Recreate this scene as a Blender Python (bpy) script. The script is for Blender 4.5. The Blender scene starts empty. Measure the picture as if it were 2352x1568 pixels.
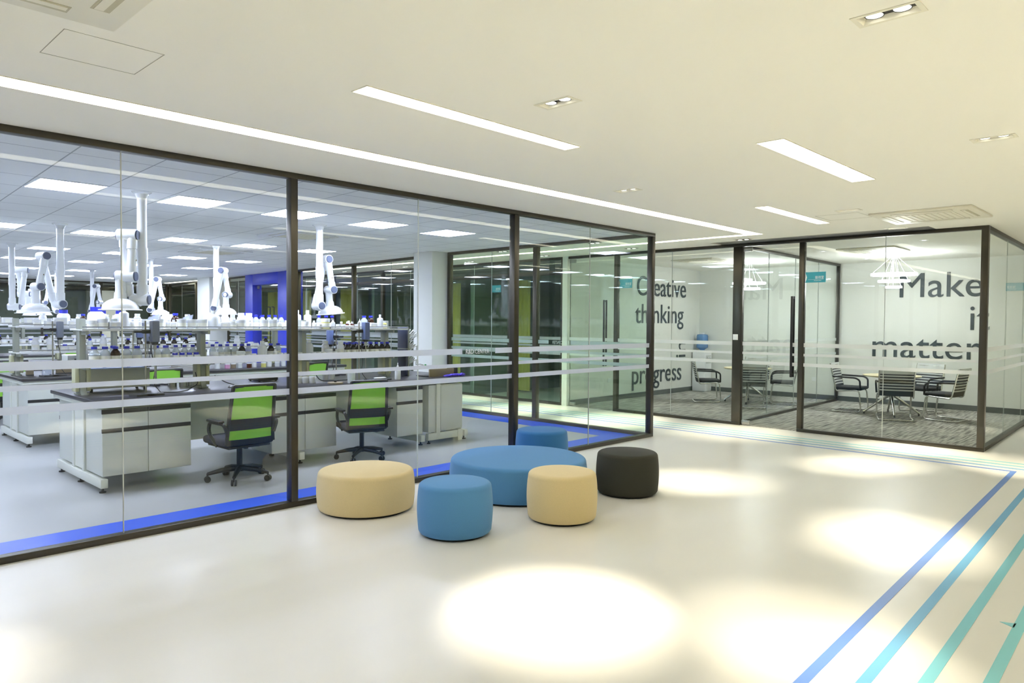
import bpy, bmesh, math, random
from mathutils import Vector, Matrix
random.seed(7)
S = bpy.context.scene
COL = S.collection
PI = math.pi

# ------------------------------------------------------------------ camera, world, exposure
YAW, PITCH, ROLL = 0.7676650608, 0.0272160836, 0.0069069439
FPX, CAMZ = 1657.9015, 1.5166
_f = Vector((math.cos(YAW)*math.cos(PITCH), math.sin(YAW)*math.cos(PITCH), -math.sin(PITCH)))
_r = Vector((math.sin(YAW), -math.cos(YAW), 0)); _u = _r.cross(_f)
_r2 = _r*math.cos(ROLL)+_u*math.sin(ROLL); _u2 = _u*math.cos(ROLL)-_r*math.sin(ROLL)
cam = bpy.data.cameras.new('camera'); cam.sensor_width = 36; cam.lens = FPX/2352*36
cam.clip_start = 0.05; cam.clip_end = 200
co = bpy.data.objects.new('camera', cam); COL.objects.link(co)
co.matrix_world = Matrix(((_r2.x, _u2.x, -_f.x, 0), (_r2.y, _u2.y, -_f.y, 0), (_r2.z, _u2.z, -_f.z, CAMZ), (0, 0, 0, 1)))
S.camera = co
w = bpy.data.worlds.new('world'); S.world = w; w.use_nodes = True
w.node_tree.nodes['Background'].inputs[0].default_value = (0.9, 0.95, 0.9, 1)
w.node_tree.nodes['Background'].inputs[1].default_value = 0.02
S.view_settings.view_transform = 'Standard'; S.view_settings.look = 'None'
S.view_settings.exposure = 1.62; S.view_settings.gamma = 1; S.view_settings.use_curve_mapping = False
S.cycles.transparent_max_bounces = 28
S.cycles.max_bounces = 8
S.cycles.diffuse_bounces = 5
S.cycles.glossy_bounces = 3
S.cycles.sample_clamp_indirect = 6
S.cycles.caustics_reflective = False; S.cycles.caustics_refractive = False

E_LINE, E_PANEL, E_RING, SPOT_W = 2.6, 12.0, 14.5, 165.0
WARM = (1.0, 0.90, 0.66)
COOL = (0.80, 0.88, 1.0)

# ------------------------------------------------------------------ materials
def lin(h):
    if isinstance(h, str):
        h = [int(h[i:i+2], 16) for i in (0, 2, 4)]
    return tuple(((c/255+0.055)/1.055)**2.4 if c/255 > 0.04045 else c/255/12.92 for c in h)
def nodes(m):
    m.use_nodes = True; nt = m.node_tree; nt.nodes.clear()
    return nt, nt.nodes.new('ShaderNodeOutputMaterial')
def mat(name, col, rough=0.5, metal=0.0, spec=0.5, noise=0.0, nscale=60.0, bump=0.0, coat=0.0, sheen=0.0):
    m = bpy.data.materials.new(name); nt, out = nodes(m)
    b = nt.nodes.new('ShaderNodeBsdfPrincipled'); c = lin(col)
    b.inputs['Base Color'].default_value = (*c, 1); b.inputs['Roughness'].default_value = rough
    b.inputs['Metallic'].default_value = metal; b.inputs['Specular IOR Level'].default_value = spec
    b.inputs['Coat Weight'].default_value = coat; b.inputs['Sheen Weight'].default_value = sheen
    if noise or bump:
        tc = nt.nodes.new('ShaderNodeTexCoord'); n = nt.nodes.new('ShaderNodeTexNoise')
        n.inputs['Scale'].default_value = nscale; n.inputs['Detail'].default_value = 5
        nt.links.new(tc.outputs['Object'], n.inputs['Vector'])
        if noise:
            mr = nt.nodes.new('ShaderNodeMapRange'); mr.inputs[3].default_value = 1-noise; mr.inputs[4].default_value = 1+noise
            nt.links.new(n.outputs['Fac'], mr.inputs[0])
            mx = nt.nodes.new('ShaderNodeVectorMath'); mx.operation = 'SCALE'; mx.inputs[0].default_value = c
            nt.links.new(mr.outputs[0], mx.inputs['Scale']); nt.links.new(mx.outputs[0], b.inputs['Base Color'])
        if bump:
            bp = nt.nodes.new('ShaderNodeBump'); bp.inputs['Strength'].default_value = bump; bp.inputs['Distance'].default_value = 0.004
            nt.links.new(n.outputs['Fac'], bp.inputs['Height']); nt.links.new(bp.outputs[0], b.inputs['Normal'])
    nt.links.new(b.outputs[0], out.inputs[0])
    return m
def emit(name, col, s):
    m = bpy.data.materials.new(name); nt, out = nodes(m)
    e = nt.nodes.new('ShaderNodeEmission'); e.inputs[0].default_value = (*col, 1); e.inputs[1].default_value = s
    nt.links.new(e.outputs[0], out.inputs[0]); return m
def glass(name, tint, ior=1.5, boost=1.0):
    """pane glass: clear with a tint, one Fresnel reflection on the face the ray enters"""
    m = bpy.data.materials.new(name); nt, out = nodes(m); N = nt.nodes.new; L = nt.links.new
    t = N('ShaderNodeBsdfTransparent'); t.inputs[0].default_value = (*tint, 1)
    g = N('ShaderNodeBsdfGlossy'); g.inputs['Roughness'].default_value = 0.0; g.inputs[0].default_value = (0.95, 1, 0.97, 1)
    fr = N('ShaderNodeFresnel'); fr.inputs[0].default_value = ior
    geo = N('ShaderNodeNewGeometry'); inv = N('ShaderNodeMath'); inv.operation = 'SUBTRACT'; inv.inputs[0].default_value = 1
    L(geo.outputs['Backfacing'], inv.inputs[1])
    mu = N('ShaderNodeMath'); mu.operation = 'MULTIPLY'; L(fr.outputs[0], mu.inputs[0]); L(inv.outputs[0], mu.inputs[1])
    mb = N('ShaderNodeMath'); mb.operation = 'MULTIPLY'; mb.inputs[1].default_value = boost; mb.use_clamp = True; L(mu.outputs[0], mb.inputs[0])
    mx = N('ShaderNodeMixShader'); L(mb.outputs[0], mx.inputs[0]); L(t.outputs[0], mx.inputs[1]); L(g.outputs[0], mx.inputs[2])
    L(mx.outputs[0], out.inputs[0]); return m
def film(name, col, clear, trans=0.5):
    m = bpy.data.materials.new(name); nt, out = nodes(m); N = nt.nodes.new; L = nt.links.new
    d = N('ShaderNodeBsdfDiffuse'); d.inputs[0].default_value = (*lin(col), 1)
    r = N('ShaderNodeBsdfTranslucent'); r.inputs[0].default_value = (*lin(col), 1)
    a = N('ShaderNodeMixShader'); a.inputs[0].default_value = trans; L(d.outputs[0], a.inputs[1]); L(r.outputs[0], a.inputs[2])
    t = N('ShaderNodeBsdfTransparent'); b = N('ShaderNodeMixShader'); b.inputs[0].default_value = clear
    L(a.outputs[0], b.inputs[1]); L(t.outputs[0], b.inputs[2]); L(b.outputs[0], out.inputs[0]); return m
def bottle_glass(name, tint, body, amount, shine=0.25):
    """hollow ware seen from some metres off: tinted see-through wall, a little body colour, gloss"""
    m = bpy.data.materials.new(name); nt, out = nodes(m); N = nt.nodes.new; L = nt.links.new
    t = N('ShaderNodeBsdfTransparent'); t.inputs[0].default_value = (*lin(tint), 1)
    d = N('ShaderNodeBsdfPrincipled'); d.inputs['Base Color'].default_value = (*lin(body), 1); d.inputs['Roughness'].default_value = 0.12
    d.inputs['Specular IOR Level'].default_value = 0.7
    mx = N('ShaderNodeMixShader'); mx.inputs[0].default_value = amount; L(t.outputs[0], mx.inputs[1]); L(d.outputs[0], mx.inputs[2])
    L(mx.outputs[0], out.inputs[0]); return m
def carpet_mat():
    m = bpy.data.materials.new('streaked_carpet'); nt, out = nodes(m); N = nt.nodes.new; L = nt.links.new
    tc = N('ShaderNodeTexCoord')
    sp = N('ShaderNodeSeparateXYZ'); L(tc.outputs['Object'], sp.inputs[0])
    # carpet tiles half a metre square, dashes lie along x in bands
    mp = N('ShaderNodeMapping'); mp.inputs['Scale'].default_value = (1.6, 26, 1); mp.inputs['Rotation'].default_value = (0, 0, 0.22); L(tc.outputs['Object'], mp.inputs[0])
    n1 = N('ShaderNodeTexNoise'); n1.inputs['Scale'].default_value = 1.6; n1.inputs['Detail'].default_value = 2; L(mp.outputs[0], n1.inputs['Vector'])
    n2 = N('ShaderNodeTexNoise'); n2.inputs['Scale'].default_value = 180; n2.inputs['Detail'].default_value = 2; L(tc.outputs['Object'], n2.inputs['Vector'])
    a = N('ShaderNodeMath'); a.operation = 'MULTIPLY_ADD'; a.inputs[1].default_value = 0.15; L(n2.outputs['Fac'], a.inputs[0]); L(n1.outputs['Fac'], a.inputs[2])
    cr = N('ShaderNodeValToRGB'); cr.color_ramp.elements[0].position = 0.42; cr.color_ramp.elements[1].position = 0.72
    cr.color_ramp.elements[0].color = (*lin('6e6d68'), 1); cr.color_ramp.elements[1].color = (*lin('c4c2ba'), 1)
    L(a.outputs[0], cr.inputs[0])
    b = N('ShaderNodeBsdfPrincipled'); b.inputs['Roughness'].default_value = 0.95; b.inputs['Specular IOR Level'].default_value = 0.1
    L(cr.outputs[0], b.inputs['Base Color']); L(b.outputs[0], out.inputs[0]); return m
def tile_ceiling_mat():
    m = bpy.data.materials.new('tiled_ceiling'); nt, out = nodes(m); N = nt.nodes.new; L = nt.links.new
    tc = N('ShaderNodeTexCoord'); sp = N('ShaderNodeSeparateXYZ'); L(tc.outputs['Object'], sp.inputs[0])
    def line(x_in, shear_in, k, off, pitch):
        s = N('ShaderNodeMath'); s.operation = 'MULTIPLY_ADD'; s.inputs[1].default_value = -k
        if shear_in: L(shear_in, s.inputs[0])
        else: s.inputs[0].default_value = 0
        L(x_in, s.inputs[2])
        o = N('ShaderNodeMath'); o.operation = 'SUBTRACT'; o.inputs[1].default_value = off; L(s.outputs[0], o.inputs[0])
        d = N('ShaderNodeMath'); d.operation = 'DIVIDE'; d.inputs[1].default_value = pitch; L(o.outputs[0], d.inputs[0])
        pp = N('ShaderNodeMath'); pp.operation = 'PINGPONG'; pp.inputs[1].default_value = 0.5; L(d.outputs[0], pp.inputs[0])
        lt = N('ShaderNodeMath'); lt.operation = 'LESS_THAN'; lt.inputs[1].default_value = 0.010; L(pp.outputs[0], lt.inputs[0]); return lt.outputs[0]
    a = line(sp.outputs[0], sp.outputs[1], 0.045, 1.595-7.1*0.045, 0.5625); b = line(sp.outputs[1], None, 0, 7.08, 0.60)
    mx = N('ShaderNodeMath'); mx.operation = 'MAXIMUM'; L(a, mx.inputs[0]); L(b, mx.inputs[1])
    mc = N('ShaderNodeMix'); mc.data_type = 'RGBA'; L(mx.outputs[0], mc.inputs[0])
    mc.inputs[6].default_value = (*lin('eef0f0'), 1); mc.inputs[7].default_value = (*lin('a5abad'), 1)
    p = N('ShaderNodeBsdfPrincipled'); p.inputs['Roughness'].default_value = 0.7; L(mc.outputs[2], p.inputs['Base Color']); L(p.outputs[0], out.inputs[0]); return m
def floor_mat():
    m = bpy.data.materials.new('cream_vinyl'); nt, out = nodes(m); N = nt.nodes.new; L = nt.links.new
    tc = N('ShaderNodeTexCoord'); n = N('ShaderNodeTexNoise'); n.inputs['Scale'].default_value = 0.55; n.inputs['Detail'].default_value = 3
    mp = N('ShaderNodeMapping'); mp.inputs['Scale'].default_value = (0.5, 2.0, 1); L(tc.outputs['Object'], mp.inputs[0]); L(mp.outputs[0], n.inputs['Vector'])
    mr = N('ShaderNodeMapRange'); mr.inputs[1].default_value = 0.3; mr.inputs[2].default_value = 0.7; mr.inputs[3].default_value = 0.95; mr.inputs[4].default_value = 1.03
    L(n.outputs['Fac'], mr.inputs[0]); v = N('ShaderNodeVectorMath'); v.operation = 'SCALE'; v.inputs[0].default_value = lin('e2e1dc'); L(mr.outputs[0], v.inputs['Scale'])
    b = N('ShaderNodeBsdfPrincipled'); b.inputs['Roughness'].default_value = 0.30; b.inputs['Specular IOR Level'].default_value = 0.35
    L(v.outputs[0], b.inputs['Base Color']); L(b.outputs[0], out.inputs[0]); return m

M = dict(
    floor=floor_mat(), carpet=carpet_mat(), labceil=tile_ceiling_mat(),
    ceil=mat('white_ceiling_paint', 'f5f4ec', 0.8), wall=mat('white_wall_paint', 'e6e8e2', 0.7), cream=mat('cream_panel', 'dedcc0', 0.6),
    darkroom=mat('dark_grey_wall', '6c776c', 0.8), darkceil=mat('dark_grey_ceiling', '5d655c', 0.8),
    frame=mat('brushed_bronze_steel', '4c4942', 0.32, 0.8), chrome=mat('chrome', 'd8d8d4', 0.12, 1.0), steel=mat('satin_steel', 'a9aaa6', 0.3, 0.9),
    glass=glass('pane_glass', (0.965, 0.982, 0.975)), glass_green=glass('green_tinted_glass', (0.88, 0.96, 0.91)), seam=mat('silicone_joint', 'c9cfcb', 0.3),
    film=film('frosted_film', 'dde1e8', 0.2, 0.5), film_meet=film('frosted_film_lit', 'f6f8f8', 0.14, 0.55), film_text=film('white_film', 'f4f6f6', 0.05, 0.4),  # film_meet: same film, lightened to imitate brighter light in the meeting rooms
    line=emit('warm_strip_glow', (1, 0.92, 0.72), E_LINE), panel=emit('cool_panel_glow', (0.74, 0.79, 1.0), E_PANEL), ring=emit('white_ring_glow', (0.95, 0.98, 1.0), E_RING),
    lamp=emit('warm_lamp_glow', (1, 0.97, 0.88), 2.5), bluefloor=mat('blue_vinyl', '2459e0', 0.3, spec=0.35),
    stripe1=mat('blue_stripe', '5f86cf', 0.35), stripe2=mat('sky_blue_stripe', '66a8d4', 0.35), stripe3=mat('teal_stripe', '7ac2d2', 0.35), stripe4=mat('pale_teal_stripe', '84cbd4', 0.35),
    black=mat('black_plastic', '1b1c1e', 0.4), darkgrey=mat('dark_grey_plastic', '3a3c40', 0.45), hole=mat('black_recess', '1a1814', 0.5), white=mat('white_plastic', 'eef0f2', 0.35),
    text=mat('dark_grey_lettering', '3c474b', 0.5), sign=mat('turquoise_sign', '3aa7bd', 0.4), signtext=mat('white_print', 'f2f6f6', 0.5),
    blueportal=mat('blue_painted_steel', '1f35c8', 0.35), curtain=mat('yellow_curtain', 'eed873', 0.9, noise=0.1, nscale=30),
    labfloor=mat('pale_blue_grey_vinyl', 'a9abac', 0.3, spec=0.35, noise=0.02, nscale=1.5),
    slot=mat('cream_air_slot', 'bdb9a2', 0.6), hatchline=mat('hatch_joint', 'a9a898', 0.7),
    base=mat('grey_baseboard', '5d625f', 0.5), trimwhite=mat('white_lamp_trim', 'e9e6d6', 0.4),
)
# ------------------------------------------------------------------ mesh helpers
class MB:
    def __init__(self): self.bm = bmesh.new(); self.mi = 0
    def _tag(self, faces):
        for f in faces: f.material_index = self.mi
    def box(self, a, b, bev=0.0, seg=2):
        x0, y0, z0 = a; x1, y1, z1 = b
        r = bmesh.ops.create_cube(self.bm, size=1, matrix=Matrix.Translation(((x0+x1)/2, (y0+y1)/2, (z0+z1)/2)) @ Matrix.Diagonal((abs(x1-x0), abs(y1-y0), abs(z1-z0), 1)))
        vs = r['verts']; es = list({e for v in vs for e in v.link_edges}); fs = list({f for v in vs for f in v.link_faces}); self._tag(fs)
        if bev: bmesh.ops.bevel(self.bm, geom=es, offset=bev, segments=seg, affect='EDGES', profile=0.5)
        return self
    def obox(self, M4, size, bev=0.0, seg=2):
        r = bmesh.ops.create_cube(self.bm, size=1, matrix=M4 @ Matrix.Diagonal((*size, 1)))
        vs = r['verts']; es = list({e for v in vs for e in v.link_edges}); self._tag({f for v in vs for f in v.link_faces})
        if bev: bmesh.ops.bevel(self.bm, geom=es, offset=bev, segments=seg, affect='EDGES', profile=0.5)
        return self
    def poly(self, pts):
        f = self.bm.faces.new([self.bm.verts.new(p) for p in pts]); f.material_index = self.mi; return self
    def prism(self, pts, z0, z1):
        """polygon in xy pulled from z0 to z1"""
        a = [self.bm.verts.new((x, y, z0)) for x, y in pts]; b = [self.bm.verts.new((x, y, z1)) for x, y in pts]
        n = len(pts); fs = [self.bm.faces.new(a[::-1]), self.bm.faces.new(b)]
        for i in range(n): fs.append(self.bm.faces.new((a[i], a[(i+1) % n], b[(i+1) % n], b[i])))
        self._tag(fs); return self
    def lathe(self, prof, c=(0, 0, 0), n=24, M4=None, caps=True):
        """prof: list of (radius, z)"""
        M4 = M4 or Matrix.Translation(c); rings = []
        for r, z in prof:
            if r <= 1e-6: rings.append([self.bm.verts.new(M4 @ Vector((0, 0, z)))])
            else: rings.append([self.bm.verts.new(M4 @ Vector((r*math.cos(2*PI*i/n), r*math.sin(2*PI*i/n), z))) for i in range(n)])
        fs = []
        for A, B in zip(rings, rings[1:]):
            if len(A) == 1 and len(B) == 1: continue
            for i in range(n):
                j = (i+1) % n
                if len(A) == 1: fs.append(self.bm.faces.new((A[0], B[j], B[i])))
                elif len(B) == 1: fs.append(self.bm.faces.new((A[i], A[j], B[0])))
                else: fs.append(self.bm.faces.new((A[i], A[j], B[j], B[i])))
        if caps:
            if len(rings[0]) > 1: fs.append(self.bm.faces.new(rings[0][::-1]))
            if len(rings[-1]) > 1: fs.append(self.bm.faces.new(rings[-1]))
        self._tag(fs); return self
    def cyl(self, p, q, r0, r1=None, n=16):
        p, q = Vector(p), Vector(q); d = q-p; L = d.length
        M4 = Matrix.Translation(p) @ d.to_track_quat('Z', 'Y').to_matrix().to_4x4()
        return self.lathe([(r0, 0), (r1 if r1 is not None else r0, L)], n=n, M4=M4)
    def tube(self, pts, r, n=10, closed=False, caps=True):
        pts = [Vector(p) for p in pts]; k = len(pts); rs = r if isinstance(r, (list, tuple)) else [r]*k
        T = []
        for i in range(k):
            a = pts[(i-1) % k] if (closed or i) else pts[i]; b = pts[(i+1) % k] if (closed or i < k-1) else pts[i]
            T.append((b-a).normalized())
        up = Vector((0, 0, 1)) if abs(T[0].z) < 0.9 else Vector((1, 0, 0))
        nrm = (up-T[0]*up.dot(T[0])).normalized(); rings = []
        for i in range(k):
            nrm = (nrm-T[i]*nrm.dot(T[i])).normalized(); b = T[i].cross(nrm)
            rings.append([self.bm.verts.new(pts[i]+(nrm*math.cos(2*PI*j/n)+b*math.sin(2*PI*j/n))*rs[i]) for j in range(n)])
        fs = []
        for i in range(k if closed else k-1):
            A, B = rings[i], rings[(i+1) % k]
            for j in range(n): fs.append(self.bm.faces.new((A[j], A[(j+1) % n], B[(j+1) % n], B[j])))
        if caps and not closed: fs += [self.bm.faces.new(rings[0][::-1]), self.bm.faces.new(rings[-1])]
        self._tag(fs); return self
    def ball(self, c, r, sc=(1, 1, 1), u=16, v=10):
        res = bmesh.ops.create_uvsphere(self.bm, u_segments=u, v_segments=v, radius=r, matrix=Matrix.Translation(c) @ Matrix.Diagonal((*sc, 1)))
        self._tag({f for x in res['verts'] for f in x.link_faces}); return self
    def build(self, name, m, parent=None, loc=None, smooth=True, rot=None):
        me = bpy.data.meshes.new(name); bmesh.ops.recalc_face_normals(self.bm, faces=self.bm.faces[:])
        self.bm.to_mesh(me); self.bm.free()
        for x in (m if isinstance(m, (list, tuple)) else [m]): me.materials.append(M[x] if isinstance(x, str) else x)
        if smooth:
            me.polygons.foreach_set('use_smooth', [True]*len(me.polygons)); me.set_sharp_from_angle(angle=math.radians(38))
        o = bpy.data.objects.new(name, me); COL.objects.link(o)
        if parent: o.parent = parent
        if loc: o.location = loc
        if rot: o.rotation_euler = rot
        return o
def fillet(pts, r, n=5):
    """round the corners of a polyline"""
    pts = [Vector(p) for p in pts]; out = [pts[0]]
    for a, b, c in zip(pts, pts[1:], pts[2:]):
        u, v = (a-b), (c-b); rr = min(r, u.length*0.45, v.length*0.45); p, q = b+u.normalized()*rr, b+v.normalized()*rr
        for i in range(n+1):
            t = i/n; out.append(p*(1-t)**2+b*2*t*(1-t)+q*t*t)
    out.append(pts[-1]); return out
def tag(o, label=None, cat=None, group=None, kind=None):
    if label: o['label'] = label
    if cat: o['category'] = cat
    if group: o['group'] = group
    if kind: o['kind'] = kind
    return o
def empty(name, loc=(0, 0, 0), rz=0.0):
    o = bpy.data.objects.new(name, None); COL.objects.link(o); o.location = loc; o.rotation_euler = (0, 0, rz); o.empty_display_size = 0.1
    return o
def thing(name, label, cat, loc=(0, 0, 0), rz=0.0, group=None): return tag(empty(name, loc, rz), label, cat, group)
def dup(o, parent=None):
    c = o.copy(); COL.objects.link(c)
    if parent: c.parent = parent
    for ch in list(o.children): dup(ch, c)
    return c
def dup_thing(root, loc, rz=0.0, label=None, group=None, scale=None):
    r = dup(root); r.location = loc; r.rotation_euler = (0, 0, rz)
    if scale: r.scale = (scale,)*3
    return tag(r, label, None, group)
def lettering(name, body, m, M4, size, sx=1.0, ext=0.004, parent=None, align='LEFT'):
    cu = bpy.data.curves.new(name, 'FONT'); cu.body = body; cu.size = size; cu.extrude = ext; cu.align_x = align; cu.resolution_u = 5
    t = bpy.data.objects.new(name, cu); COL.objects.link(t)
    bpy.context.view_layer.update()
    me = bpy.data.meshes.new_from_object(t.evaluated_get(bpy.context.evaluated_depsgraph_get()))
    bpy.data.objects.remove(t)
    me.transform(M4 @ Matrix.Diagonal((sx, 1, 1, 1))); me.name = name
    me.materials.clear(); me.materials.append(M[m])
    o = bpy.data.objects.new(name, me); COL.objects.link(o)
    if parent: o.parent = parent
    return o
def basis(x, y, z, o):  # columns
    return Matrix(((x[0], y[0], z[0], o[0]), (x[1], y[1], z[1], o[1]), (x[2], y[2], z[2], o[2]), (0, 0, 0, 1)))
ORD = ['', 'first', 'second', 'third', 'fourth', 'fifth', 'sixth', 'seventh', 'eighth', 'ninth', 'tenth', 'eleventh', 'twelfth', 'thirteenth', 'fourteenth', 'fifteenth',
       'sixteenth', 'seventeenth', 'eighteenth', 'nineteenth', 'twentieth', 'twenty-first', 'twenty-second', 'twenty-third', 'twenty-fourth', 'twenty-fifth', 'twenty-sixth', 'twenty-seventh', 'twenty-eighth', 'twenty-ninth', 'thirtieth']
H = 2.7
# ------------------------------------------------------------------ room shell
def struct(o): o['kind'] = 'structure'; return o
struct(MB().box((-5, -4, -0.1), (14.9, 29, 0)).build('floor', 'floor', smooth=False))
SPOTS = [(3.0, 0.91), (2.995, 2.56), (5.395, 3.78), (5.43, 1.01), (7.86, 2.73), (9.70, 2.80), (0.45, 3.6), (0.6, 0.9), (7.86, 0.9), (12.2, 1.0), (3.0, -0.9), (5.4, -0.9), (7.9, -0.9)]  # last three are unseen, added to bounce light onto the hall ceiling
HOLE_X, HOLE_Y = 0.045, 0.105
def holed_ceiling():
    xs = {-5.0, 14.75}; ys = {-4.0, 5.35}
    for x, y in SPOTS: xs |= {x-HOLE_X, x+HOLE_X}; ys |= {y-HOLE_Y, y+HOLE_Y}
    xs, ys = sorted(xs), sorted(ys); b = MB(); V = {}
    def v(x, y):
        if (x, y) not in V: V[(x, y)] = b.bm.verts.new((x, y, H))
        return V[(x, y)]
    for x0, x1 in zip(xs, xs[1:]):
        for y0, y1 in zip(ys, ys[1:]):
            cx, cy = (x0+x1)/2, (y0+y1)/2
            if any(abs(cx-sx) < HOLE_X and abs(cy-sy) < HOLE_Y for sx, sy in SPOTS): continue
            if cx > 10.12 and cy > 1.95: continue
            b.bm.faces.new((v(x0, y0), v(x1, y0), v(x1, y1), v(x0, y1)))
    b.prism([(8.19, 5.35), (10.12, 5.35), (10.12, 29), (9.86, 29), (9.52, 25.4), (8.25, 9.93)], H, H+0.02)
    return b
struct(holed_ceiling().build('ceiling', 'ceil', smooth=False))
xm = [v for v in (10.12,)]
struct(MB().prism([(-5, 5.35), (8.19, 5.35), (8.25, 9.93), (9.52, 25.4), (-5, 25.4)], H, H+0.05).build('ceiling_lab', 'labceil', smooth=False))
struct(MB().box((10.12, 1.93, H), (14.75, 8.33, H+0.05)).build('ceiling_meeting', 'ceil', smooth=False))
struct(MB().box((10.16, 8.45, 2.42), (14.75, 29, 2.47)).build('ceiling_dark_room', 'darkceil', smooth=False))
struct(MB().box((-5, 25.4, H), (14.75, 29, H+0.05)).build('ceiling_rear', 'ceil', smooth=False))
struct(MB().box((-5.1, -4, 0), (-5, 29, H)).build('wall_left', 'wall', smooth=False))
struct(MB().box((-5, -4.1, 0), (14.9, -4, H)).build('wall_back', 'cream', smooth=False))
struct(MB().box((14.75, -4, 0), (14.9, 29, H)).build('wall_far', 'wall', smooth=False))
struct(MB().box((10.14, 8.33, 0), (14.75, 8.45, H)).build('wall_meeting', 'wall', smooth=False))
struct(MB().box((-5, 29, 0), (14.9, 29.1, H)).build('wall_rear', 'darkroom', smooth=False))
struct(MB().box((12.9, 8.45, 0), (13.0, 29, 2.42)).build('wall_dark_room', 'darkroom', smooth=False))
struct(MB().box((10.16, 10.9, 0), (12.9, 11.0, 2.42)).build('wall_dark_room_cross', 'darkroom', smooth=False))
struct(MB().box((10.16, 14.4, 0), (12.9, 14.5, 2.42)).build('wall_dark_room_partition', 'darkroom', smooth=False))
struct(MB().box((10.12, 1.97, 0), (14.75, 8.33, 0.004)).build('floor_meeting', 'carpet', smooth=False))
struct(MB().box((14.735, 1.97, 0.004), (14.75, 8.33, 0.10)).build('baseboard_far', 'base', smooth=False))
struct(MB().box((14.735, -4, 0), (14.75, 1.9, 0.10)).build('baseboard_hall', 'base', smooth=False))
struct(MB().box((10.16, 8.315, 0.004), (14.735, 8.33, 0.10)).build('baseboard_meeting', 'base', smooth=False))
struct(MB().prism([(-5, 5.40), (8.14, 5.40), (8.20, 9.44), (9.5, 25.3), (-5, 25.3)], 0.0, 0.0015).build('floor_lab', 'labfloor', smooth=False))
# blue border on the lab floor, along the two glass walls
struct(MB().prism([(-5, 5.40), (8.14, 5.40), (8.20, 9.42), (7.76, 9.42), (7.75, 5.83), (-5, 5.83)], 0.0, 0.003).build('trim_1', 'bluefloor', smooth=False))
# four coloured stripes on the hall floor: along x, then up the corridor
def stripe(name, m, p, q, xc, wd=0.05):
    (x0, y0), (x1, y1) = p, q; h = wd/2; k = (y1-y0)/(x1-x0)
    y_at = lambda x: y0+k*(x-x0)
    pts = [(x0, y0-h), (xc+h, y_at(xc)-h), (xc+h, 24), (xc-h, 24), (xc-h, y_at(xc)+h), (x0, y0+h)]
    struct(MB().prism(pts, 0.0, 0.0015).build(name, m, smooth=False))
stripe('trim_2', 'stripe1', (0.0, 1.096), (9.0, 1.424), 8.985)
stripe('trim_3', 'stripe2', (0.0, 0.911), (7.9, 1.172), 9.165)
stripe('trim_4', 'stripe3', (0.0, 0.736), (6.15, 0.903), 9.345)
stripe('trim_5', 'stripe4', (0.0, 0.533), (6.0, 0.695), 9.525)
struct(MB().prism([(4.33, 0.668), (4.40, 0.668), (4.37, 0.735)], 0.0, 0.0015).build('trim_6', 'stripe4', smooth=False))

# ------------------------------------------------------------------ glass walls
BANDS = [(1.190, 1.246), (1.062, 1.097), (0.917, 0.965)]
def glass_wall(name, P, Q, thick=0.08, posts=(), seams=(), skip=(), bands=True, gaps=(), gm='glass', top=0.045, bot=0.045, outer=-1, ends=(0.06, 0.06), holes=(), fm='film'):
    """frame with panes between P and Q (xy). posts: (u0,u1). outer: side of the film. skip: u-ranges with no pane. holes: u-ranges without bottom rail"""
    P, Q = Vector(P), Vector(Q); L = (Q-P).length; root = empty(name, (P.x, P.y, 0), math.atan2(Q.y-P.y, Q.x-P.x)); struct(root)
    t = thick
    MB().box((0, 0, H-top), (L, t, H), 0.003).build('top_rail', 'frame', root)
    us = [0.0]
    for a, b in sorted(holes): us += [a, b]
    us.append(L)
    for a, b in zip(us[::2], us[1::2]):
        if b-a > 0.01: MB().box((a, 0, 0), (b, t, bot), 0.003).build('bottom_rail', 'frame', root)
    allp = ([(0, ends[0])] if ends[0] else []) + list(posts) + ([(L-ends[1], L)] if ends[1] else [])
    allp = sorted(allp)
    for a, b in allp: MB().box((a, 0, bot), (b, t, H-top), 0.003).build('mullion', 'frame', root)
    edges = [0.0]
    for a, b in allp: edges += [a, b]
    edges.append(L)
    for a, b in zip(edges[::2], edges[1::2]):
        if b-a < 0.05 or any(a >= s0-0.02 and b <= s1+0.02 for s0, s1 in skip): continue
        cuts = [a]+[s for s in seams if a+0.05 < s < b-0.05]+[b]
        for c0, c1 in zip(cuts, cuts[1:]):
            MB().box((c0+0.003, t*0.5-0.006, bot), (c1-0.003, t*0.5+0.006, H-top)).build('pane', gm, root, smooth=False)
        for s in cuts[1:-1]:
            MB().box((s-0.003, t*0.5-0.006, bot), (s+0.003, t*0.5+0.006, H-top)).build('glass_joint', 'seam', root, smooth=False)
        if bands:
            yb = t*0.5+outer*0.0075
            for i, (z0, z1) in enumerate(BANDS):
                segs = [(a, b)]
                if i == 0:
                    for g0, g1 in gaps:
                        segs = [x for s0, s1 in segs for x in ([(s0, min(g0, s1)), (max(g1, s0), s1)] if g0 < s1 and g1 > s0 else [(s0, s1)]) if x[1]-x[0] > 0.01]
                for s0, s1 in segs: MB().box((s0, yb-0.0008, z0), (s1, yb+0.0008, z1)).build('frosted_band', fm, root, smooth=False)
    return root
# lab front: outer face on y = 5.31
W = -2.25
front = glass_wall('window_1', (W, 5.31), (8.23, 5.31), posts=[(0.32-W, 0.40-W), (2.945-W, 3.005-W), (5.535-W, 5.605-W)], seams=[-0.95-W, 1.70-W, 4.267-W, 6.876-W],
                   gaps=[(4.824-W, 5.285-W)], ends=(0.06, 0.07))
lettering('lettering', 'R&D CENTER', 'film_text', basis((1, 0, 0), (0, 0, 1), (0, -1, 0), (4.868-W, 0.032, 1.192)), 0.066, 0.84, 0.0005, front)
struct(MB().box((-5, 5.31, 0), (W, 5.39, H)).build('wall_lab_front', 'wall', smooth=False))
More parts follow.
